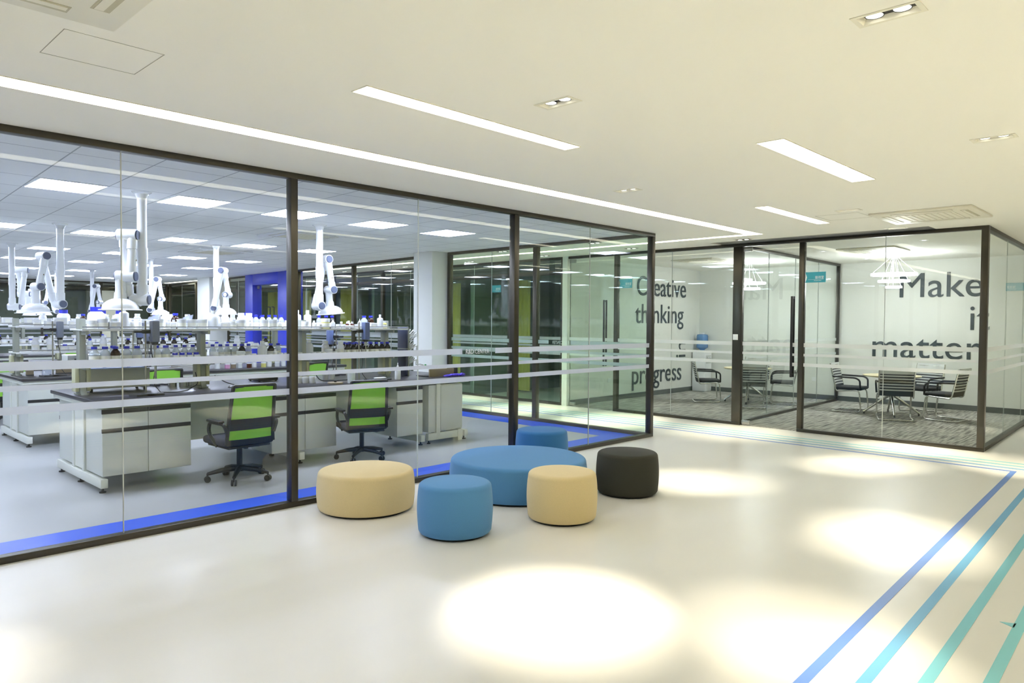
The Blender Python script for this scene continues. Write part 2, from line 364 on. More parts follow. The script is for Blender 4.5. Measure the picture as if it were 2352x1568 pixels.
# lab side towards the corridor
sideA = glass_wall('window_2', (8.22, 5.39), (8.25, 9.44), posts=[(1.97, 2.05)], seams=[0.98, 2.99], gaps=[(1.33, 1.76)], outer=-1, gm='glass_green', ends=(0.0, 0.06))
lettering('lettering', 'R&D CENTER', 'film_text', basis((1, 0, 0), (0, 0, 1), (0, -1, 0), (1.36, 0.032, 1.192)), 0.066, 0.84, 0.0005, sideA)
struct(MB().box((7.84, 9.45, 0), (8.24, 9.95, H), 0.004).build('pillar_1', 'wall'))
sideB = glass_wall('window_3', (8.33, 9.95), (8.76, 15.40), posts=[(2.80, 2.88)], seams=[1.40, 3.80], ends=(0.0, 0.06))
pr = empty('door_1', (8.77, 15.42, 0), math.radians(85.3)); struct(pr)
for a, b in ((0, 0.88), (2.44, 2.95)): MB().box((a, -0.08, 0), (b, 0.16, H-0.004), 0.004).build('portal_jamb', 'blueportal', pr)
MB().box((0.88, -0.08, 2.42), (2.44, 0.16, H-0.004), 0.004).build('portal_lintel', 'blueportal', pr)
for a, b in ((0.89, 1.655), (1.665, 2.43)): MB().box((a, 0.03, 0.02), (b, 0.042, 2.40)).build('door_leaf', 'glass', pr, smooth=False)
for x in (1.54, 1.77):
    MB().tube(fillet([(x, 0.03, 0.75), (x, -0.03, 0.75), (x, -0.03, 1.85), (x, 0.03, 1.85)], 0.01), 0.016, 8).build('door_handle', 'black', pr)
for x in (0.89, 2.33): MB().box((x, 0.015, 2.33), (x+0.1, 0.057, 2.40), 0.003).build('door_clamp', 'steel', pr)
sideC = glass_wall('window_4', (9.02, 18.40), (9.14, 19.90), posts=[], seams=[0.75], ends=(0.05, 0.05))
struct(MB().box((8.56, 19.90, 0), (9.12, 20.70, H), 0.004).build('pillar_2', 'wall'))
sideD = glass_wall('window_5', (9.20, 20.70), (9.58, 25.30), posts=[(1.85, 1.93)], seams=[0.95, 3.3], ends=(0.05, 0.06))
rear = glass_wall('window_6', (-5, 25.35), (9.5, 25.35), posts=[(2.4+2.1*i, 2.46+2.1*i) for i in range(5)]+[(12.42, 12.5)], seams=[3.4+2.1*i for i in range(4)], outer=-1, ends=(0.06, 0.06))
struct(MB().box((7.46, 25.28, 0), (7.96, 25.34, 2.42), 0.004).build('wall_rear_panel', 'cream', smooth=False))
struct(MB().box((-5, 27.2, 0), (9.5, 27.3, 2.45)).build('wall_rear_dark', 'darkroom', smooth=False))
# meeting rooms: front on x = 10.08, direction from the outer corner up the corridor
MF = 1.90
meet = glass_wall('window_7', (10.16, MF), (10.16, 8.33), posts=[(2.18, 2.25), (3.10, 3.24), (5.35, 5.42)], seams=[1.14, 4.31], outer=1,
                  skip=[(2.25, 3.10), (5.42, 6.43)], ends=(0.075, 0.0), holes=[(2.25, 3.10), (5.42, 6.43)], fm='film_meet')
struct(MB().box((10.06, 8.33, 0), (10.16, 8.45, H), 0.003).build('trim_7', 'wall', smooth=False))
def glass_door(name, y0, y1, hinge_hi, handle_y):
    r = empty(name, (10.12, y0, 0)); struct(r); L = y1-y0
    MB().box((-0.006, 0.006, 0.02), (0.006, L-0.006, 2.63)).build('door_leaf', 'glass', r, smooth=False)
    ym = L-0.075 if hinge_hi else 0.075
    for z0, z1 in ((0.02, 0.075), (2.58, 2.64)): MB().box((-0.018, ym-0.065, z0), (0.018, ym+0.065, z1), 0.003).build('door_clamp', 'steel', r)
    hy = handle_y-y0
    for s in (-1, 1):
        b = MB(); b.box((s*0.035-0.010, hy-0.015, 0.76), (s*0.035+0.010, hy+0.015, 1.905), 0.004)
        for z in (0.78, 1.87): b.box((min(s*0.006, s*0.036), hy-0.012, z), (max(s*0.006, s*0.036), hy+0.012, z+0.03))
        b.build('door_handle', 'black', r)
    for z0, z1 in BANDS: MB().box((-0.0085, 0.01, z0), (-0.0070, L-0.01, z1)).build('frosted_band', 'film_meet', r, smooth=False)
    return r
glass_door('door_2', 4.15, 5.00, True, 4.245)
glass_door('door_3', 7.32, 8.32, True, 7.53)
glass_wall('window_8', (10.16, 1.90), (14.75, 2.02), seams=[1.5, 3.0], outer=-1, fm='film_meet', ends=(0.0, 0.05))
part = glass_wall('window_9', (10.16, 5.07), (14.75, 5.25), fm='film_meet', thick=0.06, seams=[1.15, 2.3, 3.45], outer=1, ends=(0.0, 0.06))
sw = tag(MB().box((10.068, 5.045, 1.27), (10.0795, 5.125, 1.355), 0.003).build('wall_switch', 'white'), 'white switch plate on the wide dark post beside the glass door', 'switch')
# dark rooms further up the corridor
darkf = glass_wall('window_10', (10.16, 8.45), (10.16, 28.9), posts=[(1.35, 1.41), (3.35, 3.43), (5.5, 5.58), (7.6, 7.68), (10.0, 10.08), (13.0, 13.08), (16.0, 16.08)], seams=[0.65, 2.4, 4.5, 6.6, 9.0, 11.5, 14.5], outer=1, gm='glass_green', ends=(0.05, 0.05))
MB().box((0, 0.0, 2.38), (20.45, 0.08, 2.46), 0.003).build('transom', 'frame', darkf)
for i, (y0, y1) in enumerate([(10.47, 10.85), (11.05, 11.30), (12.70, 13.00), (14.92, 15.25), (15.40, 15.66), (17.15, 17.78), (19.40, 19.95), (21.3, 22.05)]):
    b = MB(); n = max(6, int((y1-y0)/0.025)); pts = []
    for k in range(n+1):
        y = y0+(y1-y0)*k/n; pts.append((11.40+0.02*math.sin(k*1.9), y))
    pts2 = [(x+0.012, y) for x, y in pts][::-1]
    b.prism(pts+pts2, 0.03, 2.415)
    where = ['in dark room next to the white meeting wall', 'just past the first dark cross wall', 'middle one of the second dark room', 'just past the second dark cross wall', 'narrow second one past the second cross wall', 'wide one behind the hanging fume hood', 'behind the blue portal edge', 'seen through the blue portal'][i]
    tag(b.build('curtain', 'curtain'), 'yellow pleated curtain '+where, 'curtain', 'yellow curtains across the corridor')
# wall lettering in the meeting rooms
FZ = basis((0, -1, 0), (0, 0, 1), (-1, 0, 0), (14.742, 4.22, 2.022))
def wall_word(nm, body, M4, size, sx, label, align='LEFT'):
    o = lettering('wall_lettering', body, 'text', M4, size, sx, 0.006, None, align); return tag(o, label, 'lettering', nm)
g1, g2 = 'lettering on the far meeting wall', 'lettering on the side meeting wall'
wall_word(g1, 'Make', basis((0, -1, 0), (0, 0, 1), (-1, 0, 0), (14.742, 4.22, 2.022)), 0.645, 1.0, 'large dark grey word Make on the white meeting room wall')
wall_word(g1, 'it', basis((0, -1, 0), (0, 0, 1), (-1, 0, 0), (14.742, 3.06, 1.43)), 0.645, 0.92, 'dark grey word it on the white wall, below Make')
wall_word(g1, 'matter', basis((0, -1, 0), (0, 0, 1), (-1, 0, 0), (14.742, 4.67, 0.90)), 0.645, 1.03, 'dark grey word matter on the white wall behind the chairs')
SX = (1, 0, 0); UZ = (0, 0, 1); NY = (0, -1, 0)
wall_word(g2, 'Creative', basis(SX, UZ, NY, (12.23, 8.322, 2.075)), 0.57, 0.97, 'dark grey word Creative at the top of the side wall')
wall_word(g2, 'thinking', basis(SX, UZ, NY, (12.20, 8.322, 1.51)), 0.57, 1.02, 'dark grey word thinking below Creative on the side wall')
wall_word(g2, 'in', basis(UZ, (-1, 0, 0), NY, (14.14, 8.322, 0.735)), 0.57, 0.98, 'small dark word in turned sideways above progress')
wall_word(g2, 'progress', basis(SX, UZ, NY, (12.08, 8.322, 0.275)), 0.57, 0.96, 'dark grey word progress at the bottom of the side wall')
# turquoise room signs on the glass
def room_sign(x, y0, y1, z0, z1, label, tail=True):
    r = thing('room_sign', label, 'sign', (x, y1, z0), 0, 'turquoise room signs on the glass'); L = y1-y0; h = z1-z0
    # plate with a notched end, drawn in the yz plane (reading direction is -y)
    b = MB(); pts = [(0, 0), (-L, 0), (-L, h), (0, h), (-0.028, h*0.5)] if tail else [(0, 0), (-L, 0), (-L, h), (0, h)]
    A = [b.bm.verts.new((-0.0018, p, q)) for p, q in pts]; B = [b.bm.verts.new((0.0018, p, q)) for p, q in pts]
    b.bm.faces.new(A[::-1]); b.bm.faces.new(B)
    for i in range(len(pts)): b.bm.faces.new((A[i], A[(i+1) % len(pts)], B[(i+1) % len(pts)], B[i]))
    b.build('sign_plate', 'sign', r, smooth=False)
    bs = lambda yy, zz: basis((0, -1, 0), (0, 0, 1), (-1, 0, 0), (-0.0022, yy, zz))
    lettering('sign_print', '\u63a5\u5f85\u5ba4', 'signtext', bs(-L*0.48, h*0.36), 0.046, 0.9, 0.0004, r)
    lettering('sign_print', 'Reception Room', 'signtext', bs(-L*0.44, h*0.14), 0.018, 0.8, 0.0003, r)
    MB().box((-0.0026, -L*0.9, h*0.28), (-0.0018, -0.04, h*0.295)).build('sign_rule', 'signtext', r, smooth=False)
room_sign(10.1115, 3.793, 4.075, 2.09, 2.235, 'turquoise room sign on the glass beside the right-hand meeting door')
room_sign(10.1115, 6.97, 7.235, 2.10, 2.25, 'turquoise room sign on the glass near the word Creative')
room_sign(10.1115, 10.07, 10.345, 2.10, 2.24, 'turquoise room sign on the dark room glass up the corridor')
room_sign(14.735, 1.60, 1.86, 2.10, 2.235, 'pale turquoise room sign on the cream wall past the glass corner', False)
# ------------------------------------------------------------------ lamps and ceiling equipment
TARGETS = [((3.55, 1.42), (3.25, 1.12)), ((2.98, 2.50), (2.80, 2.34)), ((6.30, 3.40), (6.05, 3.62)), ((5.75, 1.60), (5.35, 1.50)), ((8.45, 2.60), (8.0, 2.75)), ((9.80, 2.35), (9.70, 2.75)),
           ((0.15, 3.95), (0.35, 3.85)), ((1.0, 0.9), (1.4, 1.1)), ((9.3, 1.45), (8.3, 0.6)), ((12.2, 1.2), (12.6, 0.6)), ((3.3, -1.0), (3.0, -0.5)), ((5.5, -1.1), (5.4, -0.5)), ((8.0, -1.2), (7.9, -0.6))]
SPOT_LABEL = ['twin recessed spotlight in the top corner of the hall ceiling', 'twin recessed spotlight beside the long strip light segment, above the beige stools', 'twin recessed spotlight close to the long strip light, over the dark stool',
              'twin recessed spotlight at the right edge of the hall ceiling', 'twin recessed spotlight between short strip light and ceiling air unit', 'twin recessed spotlight right above the meeting room glass front']
def spot_lamp(parent, loc, tgt, wts, size=0.52, blend=1.0):
    li = bpy.data.lights.new('spot_beam', 'SPOT'); li.energy = wts; li.color = (1, 0.89, 0.66); li.spot_size = size; li.spot_blend = blend; li.shadow_soft_size = 0.035
    o = bpy.data.objects.new('spot_beam', li); COL.objects.link(o); o.parent = parent; o.location = loc
    o.rotation_euler = (Vector(tgt)-Vector(loc)).to_track_quat('-Z', 'Y').to_euler(); return o
def spot_fixture(x, y, label, deep=True):
    r = thing('twin_spotlight', label, 'spotlight', (x, y, H), 0, 'twin recessed spotlights')
    ox, oy = 0.060, 0.122; ix, iy = HOLE_X-0.002, HOLE_Y-0.002; zi = 0.016 if deep else -0.006
    b = MB(); q = [(-1, -1), (1, -1), (1, 1), (-1, 1)]
    rings = [[b.bm.verts.new((sx*px, sy*py, z)) for sx, sy in q] for px, py, z in ((ox, oy, 0), (ox, oy, -0.003), (ix, iy, -0.003), (ix-0.012, iy-0.012, zi), (ix, iy, zi+0.002))]
    for A, B in zip(rings, rings[1:]):
        for k in range(4): b.bm.faces.new((A[k], A[(k+1) % 4], B[(k+1) % 4], B[k]))
    b.build('trim_ring', 'trimwhite', r, smooth=False)
    MB().box((-ix, -iy, zi), (ix, iy, zi+0.004)).build('housing', 'hole', r, smooth=False)
    z = zi-0.008 if deep else -0.008
    for s in (-1, 1):
        MB().lathe([(0.035, z+0.010), (0.035, z), (0.031, z), (0.031, z+0.010)], (0, s*0.049, 0), 20, caps=False).build('bezel', 'hole', r)
        MB().lathe([(0, z+0.001), (0.0305, z+0.001), (0.0305, z+0.004), (0, z+0.004)], (0, s*0.049, 0), 20, caps=False).build('lens', 'lamp', r)
    return r
for i, (x, y) in enumerate(SPOTS):
    lab = SPOT_LABEL[i] if i < 6 else None
    r = spot_fixture(x, y, lab or 'unseen twin recessed spotlight further along the hall ceiling, past the picture edge')
    for k, s in enumerate((-1, 1)):
        spot_lamp(r, (0, s*0.049, -0.006), (TARGETS[i][k][0]-x, TARGETS[i][k][1]-y, -H), SPOT_W*[0.6, 1.1, 0.55, 0.7, 0.65, 0.85, 0.4, 2.5, 1.2, 1.5, 6.5, 6.5, 2.0][i])  # the added unseen spots run stronger, to brighten the ceiling by bounce
CORR = [(9.60, 4.75), (9.60, 6.64), (9.69, 8.57), (9.69, 10.5), (8.60, 6.60), (8.64, 8.57), (9.7, 12.6), (9.72, 15), (9.75, 18)]
for i, (x, y) in enumerate(CORR):
    r = spot_fixture(x, y, 'twin spotlight on the corridor ceiling, '+ORD[i+1]+' one of those going up the corridor', False)
    spot_lamp(r, (0, 0, -0.012), (-0.25 if x > 9 else 0.25, 0.05, -H), SPOT_W*0.9, 0.8)
def strip(x0, y0, x1, y1, label, shear=0.0):
    r = thing('strip_light', label, 'ceiling light', ((x0+x1)/2, (y0+y1)/2, H), 0, 'warm strip lights in the hall ceiling'); a, b = (x1-x0)/2, (y1-y0)/2
    MB().box((-a, -b, -0.003), (a, b, -0.001)).build('diffuser', 'line', r, smooth=False)
    m = MB(); t = 0.006
    for p, q in (((-a-t, -b-t, -0.004), (a+t, -b, 0)), ((-a-t, b, -0.004), (a+t, b+t, 0)), ((-a-t, -b, -0.004), (-a, b, 0)), ((a, -b, -0.004), (a+t, b, 0))): m.box(p, q)
    m.build('trim_edge', 'trimwhite', r, smooth=False); return r
strip(-4.8, 4.27, 9.19, 4.45, 'very long warm strip light running along the glass lab front')
strip(9.05, 4.46, 9.19, 24.5, 'long warm strip light running up the corridor ceiling')
strip(2.127, 3.078, 3.834, 3.208, 'short strip light nearest the long one, above the round stools')
strip(4.545, 1.985, 6.30, 2.165, 'short strip light between the two edge spotlights')
strip(7.03, 3.222, 8.675, 3.36, 'short strip light nearest the meeting room front')
strip(-0.6, 1.98, 1.2, 2.12, 'unseen strip light added to brighten the camera side of the hall')  # unseen strips from here on, added to lift the hall's ambient light
strip(2.1, -0.9, 3.9, -0.76, 'strip light over the unseen half of the hall')
strip(4.6, -0.9, 6.4, -0.76, 'second strip light over the unseen half of the hall')
strip(10.9, 0.3, 12.6, 0.44, 'unseen strip light added past the outer corner of the meeting room')
# square cool panel lights of the lab
def panel_light(x, y, label):
    r = thing('panel_light', label, 'ceiling light', (x, y, H), 0, 'square panel lights in the lab ceiling')
    MB().box((-0.255, -0.275, -0.004), (0.255, 0.275, -0.002)).build('diffuser', 'panel', r, smooth=False)
    m = MB()
    for p, q in (((-0.27, -0.29, -0.005), (0.27, -0.275, 0)), ((-0.27, 0.275, -0.005), (0.27, 0.29, 0)), ((-0.27, -0.275, -0.005), (-0.255, 0.275, 0)), ((0.255, -0.275, -0.005), (0.27, 0.275, 0))): m.box(p, q)
    m.build('light_frame', 'white', r, smooth=False); return r
ROWS = [(7.38, [0.77, 1.89, 3.02, 4.13, 5.26, 6.39], 'over the front lab bench'), (11.03, [0.93, 2.05, 3.20, 4.35, 5.46, 6.55], 'over the second lab bench'), (14.1, [2.22, 3.35, 4.50, 5.64, 6.77], 'over the third lab bench'),
        (16.75, [2.35, 3.48, 4.64, 5.8, 6.93], 'past the third lab bench'), (19.9, [3.1, 4.25, 5.4, 6.5, 7.6], 'over the back half of the lab'), (22.8, [3.3, 4.5, 5.7, 6.9, 8.0], 'nearest the rear lab wall')]
p0 = None
for y, xs, where in ROWS:
    for k, x in enumerate(xs[::-1]):
        lab = 'square white panel light %s, %s from the corridor side' % (where, ORD[k+1])
        if p0 is None: p0 = panel_light(x, y, lab)
        else: dup_thing(p0, (x, y, H), 0, lab)
for x in (-1.5, -3.5):
    for y in (7.4, 11.0, 14.5): dup_thing(p0, (x, y, H), 0, 'square white panel light in the unseen side of the lab ceiling')
# ceiling cassette air conditioners
def cassette(x, y, label, s=0.94, m='trimwhite'):
    r = thing('air_conditioner', label, 'air conditioner', (x, y, H), 0, 'ceiling cassette air units'); a = s/2
    b = MB(); b.box((-a, -a, -0.022), (a, a, 0), 0.008); b.build('cover_panel', m, r)
    g = MB(); g.box((-a*0.56, -a*0.56, -0.027), (a*0.56, a*0.56, -0.022))
    for k in range(9): g.box((-a*0.52, -a*0.5+k*a*0.125-0.004, -0.031), (a*0.52, -a*0.5+k*a*0.125+0.004, -0.027))
    g.build('intake_grille', 'trimwhite', r, smooth=False)
    for q in range(4):
        v = MB().box((-a*0.6, a*0.70, -0.0235), (a*0.6, a*0.84, -0.0215)).build('air_slot', 'slot', r, smooth=False); v.rotation_euler = (0, 0, q*PI/2)
        fl = MB().box((-a*0.58, a*0.72, -0.026), (a*0.58, a*0.79, -0.0225)).build('air_flap', m, r, smooth=False); fl.rotation_euler = (0, 0, q*PI/2)
    return r
cassette(8.72, 2.18, 'square white ceiling air unit just outside the meeting room corner', 0.96)
cassette(0.53, 2.75, 'square white ceiling air unit cut off by the top edge, over the hatch', 0.95)
cassette(5.2, 9.03, 'square ceiling air unit in the lab, nearer of the two', 0.92, 'white')
cassette(5.45, 12.42, 'square ceiling air unit in the lab, further of the two', 0.92, 'white')
cassette(12.2, 3.85, 'ceiling air unit inside the meeting room with the Make it matter wall', 0.85)
cassette(12.3, 6.9, 'ceiling air unit inside the meeting room with the Creative wall', 0.85)
def hatch(x0, y0, x1, y1, label):
    m = MB(); t = 0.003
    for p, q in (((x0, y0), (x1, y0+t)), ((x0, y1-t), (x1, y1)), ((x0, y0), (x0+t, y1)), ((x1-t, y0), (x1, y1))): m.box((p[0]-x0, p[1]-y0, -0.0012), (q[0]-x0, q[1]-y0, 0))
    tag(m.build('access_hatch', 'hatchline', None, (x0, y0, H), smooth=False), label, 'ceiling hatch')
hatch(0.868, 3.39, 1.263, 3.77, 'faint square access hatch outline in the ceiling by the long strip light')
hatch(8.05, 2.70, 8.50, 3.15, 'faint square access hatch outline beside the ceiling air unit')
# small downlights in the meeting rooms
dl = None
for i, (x, y) in enumerate([(12.0, 4.55), (11.3, 2.9), (13.9, 4.5), (13.6, 2.6), (11.4, 7.6), (11.3, 5.7), (14.0, 7.4), (13.9, 5.7)]):
    lab = 'small round downlight in the %s meeting room ceiling, %s' % (('glass corner', 'inner')[i//4], ['towards the door', 'towards the hall', 'towards the far wall', 'far side by the next corner'][i % 4])
    if dl is None:
        dl = thing('downlight', lab, 'downlight', (x, y, H), 0, 'round downlights in the meeting rooms')
        MB().lathe([(0.03, -0.003), (0.05, -0.006), (0.055, 0), (0.03, 0)], n=20, caps=False).build('trim_ring', 'white', dl); MB().lathe([(0, -0.002), (0.03, -0.002), (0.03, -0.001), (0, -0.001)], n=20, caps=False).build('lens', 'lamp', dl)
    else: dup_thing(dl, (x, y, H), 0, lab)
# tiered ring pendants
def pendant(x, y, tiers, label):
    r = thing('ring_pendant', label, 'pendant lamp', (x, y, H), 0, 'tiered ring pendants')
    MB().lathe([(0, -0.03), (0.09, -0.03), (0.09, 0), (0, 0)], n=24, caps=False).build('ceiling_rose', 'white', r)
    for R, z in tiers:
        q = MB().lathe([(R-0.028, z-H), (R+0.004, z-H), (R+0.004, z-H+0.03), (R-0.028, z-H+0.03), (R-0.028, z-H)], n=40, caps=False).build('light_ring', 'ring', r)
        w = MB()
        for k in range(4 if R > 0.3 else 3):
            a = 2*PI*k/(4 if R > 0.3 else 3)+0.4; w.cyl((0.02*math.cos(a), 0.02*math.sin(a), -0.03), (R*math.cos(a)-0.012*math.cos(a), R*math.sin(a)-0.012*math.sin(a), z-H+0.03), 0.0022, n=6)
        w.build('suspension_wire', 'white', r)
    return r
pendant(13.1, 3.80, [(0.345, 2.335), (0.235, 2.225), (0.12, 2.125)], 'three-tier glowing ring pendant in front of the word Make')
pendant(13.1, 6.35, [(0.30, 2.27), (0.20, 2.165)], 'two-tier glowing ring pendant behind the wide dark post')
# ------------------------------------------------------------------ round stools
M.update(fab_beige=mat('beige_felt', 'd8c69a', 0.95, spec=0.1, noise=0.10, nscale=220, bump=0.25, sheen=0.2), fab_blue=mat('blue_felt', '568cc0', 0.95, spec=0.1, noise=0.06, nscale=220, bump=0.25, sheen=0.15),
         fab_black=mat('charcoal_felt', '3a3b35', 0.95, spec=0.1, noise=0.12, nscale=220, bump=0.25, sheen=0.1), fab_navy=mat('deep_blue_felt', '3b74ae', 0.95, spec=0.1, noise=0.06, nscale=220, bump=0.25, sheen=0.15))
def stool(x, y, d, h, m, label):
    r = thing('round_stool', label, 'stool', (x, y, 0), random.uniform(0, 6), 'round upholstered stools in the hall'); R = d/2
    MB().lathe([(0, 0), (R-0.045, 0), (R-0.04, 0.018), (0, 0.018)], n=48, caps=False).build('plinth', 'black', r)
    k = 0.05; prof = [(0, 0.014), (R-0.05, 0.014), (R-0.020, 0.018), (R-0.010, 0.034)]
    for i in range(1, 9):
        t = i/9; prof.append((R-0.010+0.010*math.sin(PI*t), 0.034+(h-0.082)*t))
    for i in range(0, 7):
        a = PI/2*i/6; prof.append((R-0.011-0.040+0.040*math.cos(a), h-0.048+0.034*math.sin(a)))
    prof += [(R*0.7, h-0.010), (R*0.4, h-0.003), (0, h)]
    MB().lathe(prof, n=64, caps=False).build('cushion', m, r)
    return r
stool(3.374, 4.89, 0.785, 0.335, 'fab_beige', 'wide low beige round stool next to the glass lab front')
stool(3.431, 3.869, 0.545, 0.385, 'fab_blue', 'small blue round stool nearest the camera, between the beige ones')
stool(4.266, 3.569, 0.547, 0.385, 'fab_beige', 'small beige round stool between the front blue one and the black one')
stool(5.334, 3.706, 0.556, 0.385, 'fab_black', 'charcoal black round stool')
stool(4.691, 4.437, 1.235, 0.325, 'fab_blue', 'very wide low blue round stool in the middle of the group')
stool(5.60, 4.965, 0.55, 0.42, 'fab_navy', 'small darker blue round stool against the glass, behind the wide one')

# ------------------------------------------------------------------ lab benches
M.update(cab=mat('pale_grey_cabinet', 'd3d7d0', 0.35), top=mat('dark_worktop', '33323a', 0.28, spec=0.5), cabdark=mat('dark_handle_strip', '24252c', 0.4), post=mat('grey_green_aluminium', '9ba096', 0.4, 0.2),
         socket=mat('pale_yellow_socket_box', 'c3c5a2', 0.45), bluecap=mat('blue_cap', '2a36c9', 0.4), foot=mat('black_foot', '202020', 0.5), lightframe=mat('white_bench_frame', 'e3e6dc', 0.35),
         paperlabel=mat('paper_label', 'efeee4', 0.8, noise=0.08, nscale=90), whitebottle=mat('white_bottle_plastic', 'f3f4f8', 0.35), milky=bottle_glass('milky_plastic', 'eef2f6', 'f1f4f8', 0.85),
         clearb=bottle_glass('clear_bottle_glass', 'eef4f8', 'eef4f8', 0.5), amberb=bottle_glass('amber_bottle_glass', '9a5a1c', '3a1d0c', 0.72), darkamber=bottle_glass('dark_amber_glass', '5a3010', '1c1110', 0.85),
         redb=bottle_glass('red_brown_glass', '9a3a1c', '5a1a10', 0.7), yellowl=mat('yellow_label', 'd7d27a', 0.7), bag=bottle_glass('clear_plastic_bag', 'e6ecf6', 'd5dcec', 0.42), motor=mat('blue_grey_motor', '5f6f9c', 0.4),
         motorgrey=mat('grey_motor', '6f7688', 0.4), metalrod=mat('steel_rod', 'a29f90', 0.3, 0.8), box=mat('white_carton', 'e4e5e6', 0.7), cork=mat('brown_board', '8d8069', 0.8, noise=0.1), glove=mat('purple_glove', '4a35c9', 0.5), pink=mat('pink_plastic', 'd79ac4', 0.5),
         green=mat('green_mesh_fabric', '86c93f', 0.8, noise=0.05, nscale=300, bump=0.2), navyseat=mat('navy_seat_fabric', '23283a', 0.9, noise=0.1, nscale=200), rubber=mat('grey_tube', 'e6e8e6', 0.4), navyboard=mat('navy_rack_board', '3c4260', 0.5),
         cyan=mat('green_plug', '3db36a', 0.5), joint=mat('blue_grey_joint_cap', '58627e', 0.45), hoodw=mat('white_fume_hood', 'eceff2', 0.25, coat=0.3), instr=mat('grey_instrument', 'd9dcd8', 0.4), bluetop=mat('pale_blue_tray', '9db4e6', 0.5))
LEN, DEP, TOPZ = 4.30, 1.30, 0.815
def bench(label, loc):
    r = thing('lab_bench', label, 'lab bench', loc, 0, 'island lab benches')   # origin: left front corner of the island on the floor
    MB().box((-0.05, -0.03, TOPZ-0.035), (LEN+0.05, DEP+0.03, TOPZ), 0.006).build('worktop', 'top', r)
    MB().box((-0.03, 0.0, TOPZ-0.075), (LEN+0.03, DEP, TOPZ-0.035), 0.003).build('apron_rail', 'lightframe', r)
    for x in (0.0, 1.90, 3.53, LEN-0.06):
        b = MB(); b.box((x, -0.02, 0.045), (x+0.06, DEP+0.02, 0.125), 0.006)
        for y in (0.47, DEP-0.53): b.box((x+0.005, y, 0.12), (x+0.055, y+0.06, TOPZ-0.075), 0.004)
        if x == 0.0 or x > 4: b.box((x+0.015, 0.50, 0.14), (x+0.045, DEP-0.5, TOPZ-0.075))
        lf = b.build('leg_frame', 'lightframe', r)
        for y in (0.03, DEP/2, DEP-0.03): MB().lathe([(0.028, 0), (0.028, 0.012), (0.010, 0.016), (0.010, 0.046)], (x+0.03, y, 0), 14).build('levelling_foot', 'foot', lf)
    MB().box((0.06, 0.50, 0.30), (LEN-0.06, 0.52, TOPZ-0.075)).build('back_panel', 'cab', r, smooth=False)
    MB().box((0.06, DEP-0.52, 0.30), (LEN-0.06, DEP-0.50, TOPZ-0.075)).build('back_panel', 'cab', r, smooth=False)
    return r
def cabinet(label, loc, wd=0.757, rz=0.0, split=True):
    r = thing('base_cabinet', label, 'cabinet', loc, rz, 'cabinets under the lab benches')     # origin: left front bottom corner; front faces -y
    MB().box((0, 0.02, 0.0), (wd, 0.455, 0.585), 0.002).build('cabinet_body', 'cab', r)
    hs = [(0.0, wd/2-0.002), (wd/2+0.002, wd)] if split else [(0.0, wd)]
    for a, c in hs:
        dr = MB().box((a, 0, 0.414), (c, 0.02, 0.544), 0.003).build('drawer', 'cab', r); MB().box((a, 0.004, 0.545), (c, 0.022, 0.583)).build('handle_strip', 'cabdark', dr, smooth=False)
        dr = MB().box((a, 0, 0.0), (c, 0.02, 0.377), 0.003).build('door', 'cab', r); MB().box((a, 0.004, 0.378), (c, 0.022, 0.413)).build('handle_strip', 'cabdark', dr, smooth=False)
    return r
B1 = (2.0, 6.88, 0)
OFF = [(0, 0, 0), (0.115, 3.06, 0), (0.25, 6.15, 0), (0.38, 9.25, 0), (1.0, 13.0, 0)]
BN = ['front', 'second', 'third', 'fourth', 'fifth']
add = lambda a, b: (a[0]+b[0], a[1]+b[1], a[2]+b[2])
b0 = bench('long white island lab bench with dark worktop, nearest the glass front', B1)
c0 = cabinet('pale grey cabinet under the near end of the front bench', add(B1, (0.02, -0.005, 0.145)))
c1 = cabinet('narrow pale grey cabinet of the front bench, beside the second green chair', add(B1, (3.18, -0.005, 0.145)), 0.383, 0, False)
CP = [(0.02, 'at its outer end'), (1.594, 'in the middle')]
for i, o in enumerate(OFF[:4]):
    if i: dup_thing(b0, add(B1, o), 0, 'long white island lab bench with dark worktop, %s counted from the glass front' % BN[i])
    for j, (cx, nm) in enumerate(CP):
        if i or j: dup_thing(c0, add(B1, add(o, (cx, -0.005, 0.145))), 0, 'pale grey cabinet facing the hall under the %s bench, %s' % (BN[i], nm))
        dup_thing(c0, add(B1, add(o, (cx+0.757, DEP+0.005, 0.145))), PI, 'pale grey cabinet on the back of the %s bench, %s' % (BN[i], nm))
    if i: dup_thing(c1, add(B1, add(o, (3.18, -0.005, 0.145))), 0, 'narrow pale grey cabinet of the %s bench' % BN[i])
# sink cabinet closing the corridor end of the front bench
def sink_unit(label, loc):
    r = thing('sink_cabinet', label, 'cabinet', loc); w, d = 0.57, DEP
    MB().box((0.02, 0.02, 0.14), (w, 0.46, 0.725), 0.003).build('cabinet_body', 'cab', r)
    MB().box((0.20, 0.0, 0.16), (w-0.01, 0.02, 0.715), 0.003).build('door', 'cab', r)
    MB().box((0.13, -0.006, 0.06), (0.19, 0.02, 0.735), 0.004).build('corner_post', 'lightframe', r)
    MB().box((0.0, -0.005, 0.045), (w, 0.05, 0.13), 0.004).build('plinth_rail', 'lightframe', r)
    b = MB(); b.prism([(0, 0), (0.07, 0), (0.10, 0.06), (0, 0.06)], 0.0, 0.14); b.build('corner_bracket', 'lightframe', r, (w-0.09, -0.012, 0))
    MB().lathe([(0.022, 0), (0.022, 0.012), (0.008, 0.016), (0.008, 0.05)], (0.03, 0.03, 0), 12).build('levelling_foot', 'foot', r)
    return r
sink_unit('pale sink cabinet closing the corridor end of the front bench', (5.66, 6.885, 0))
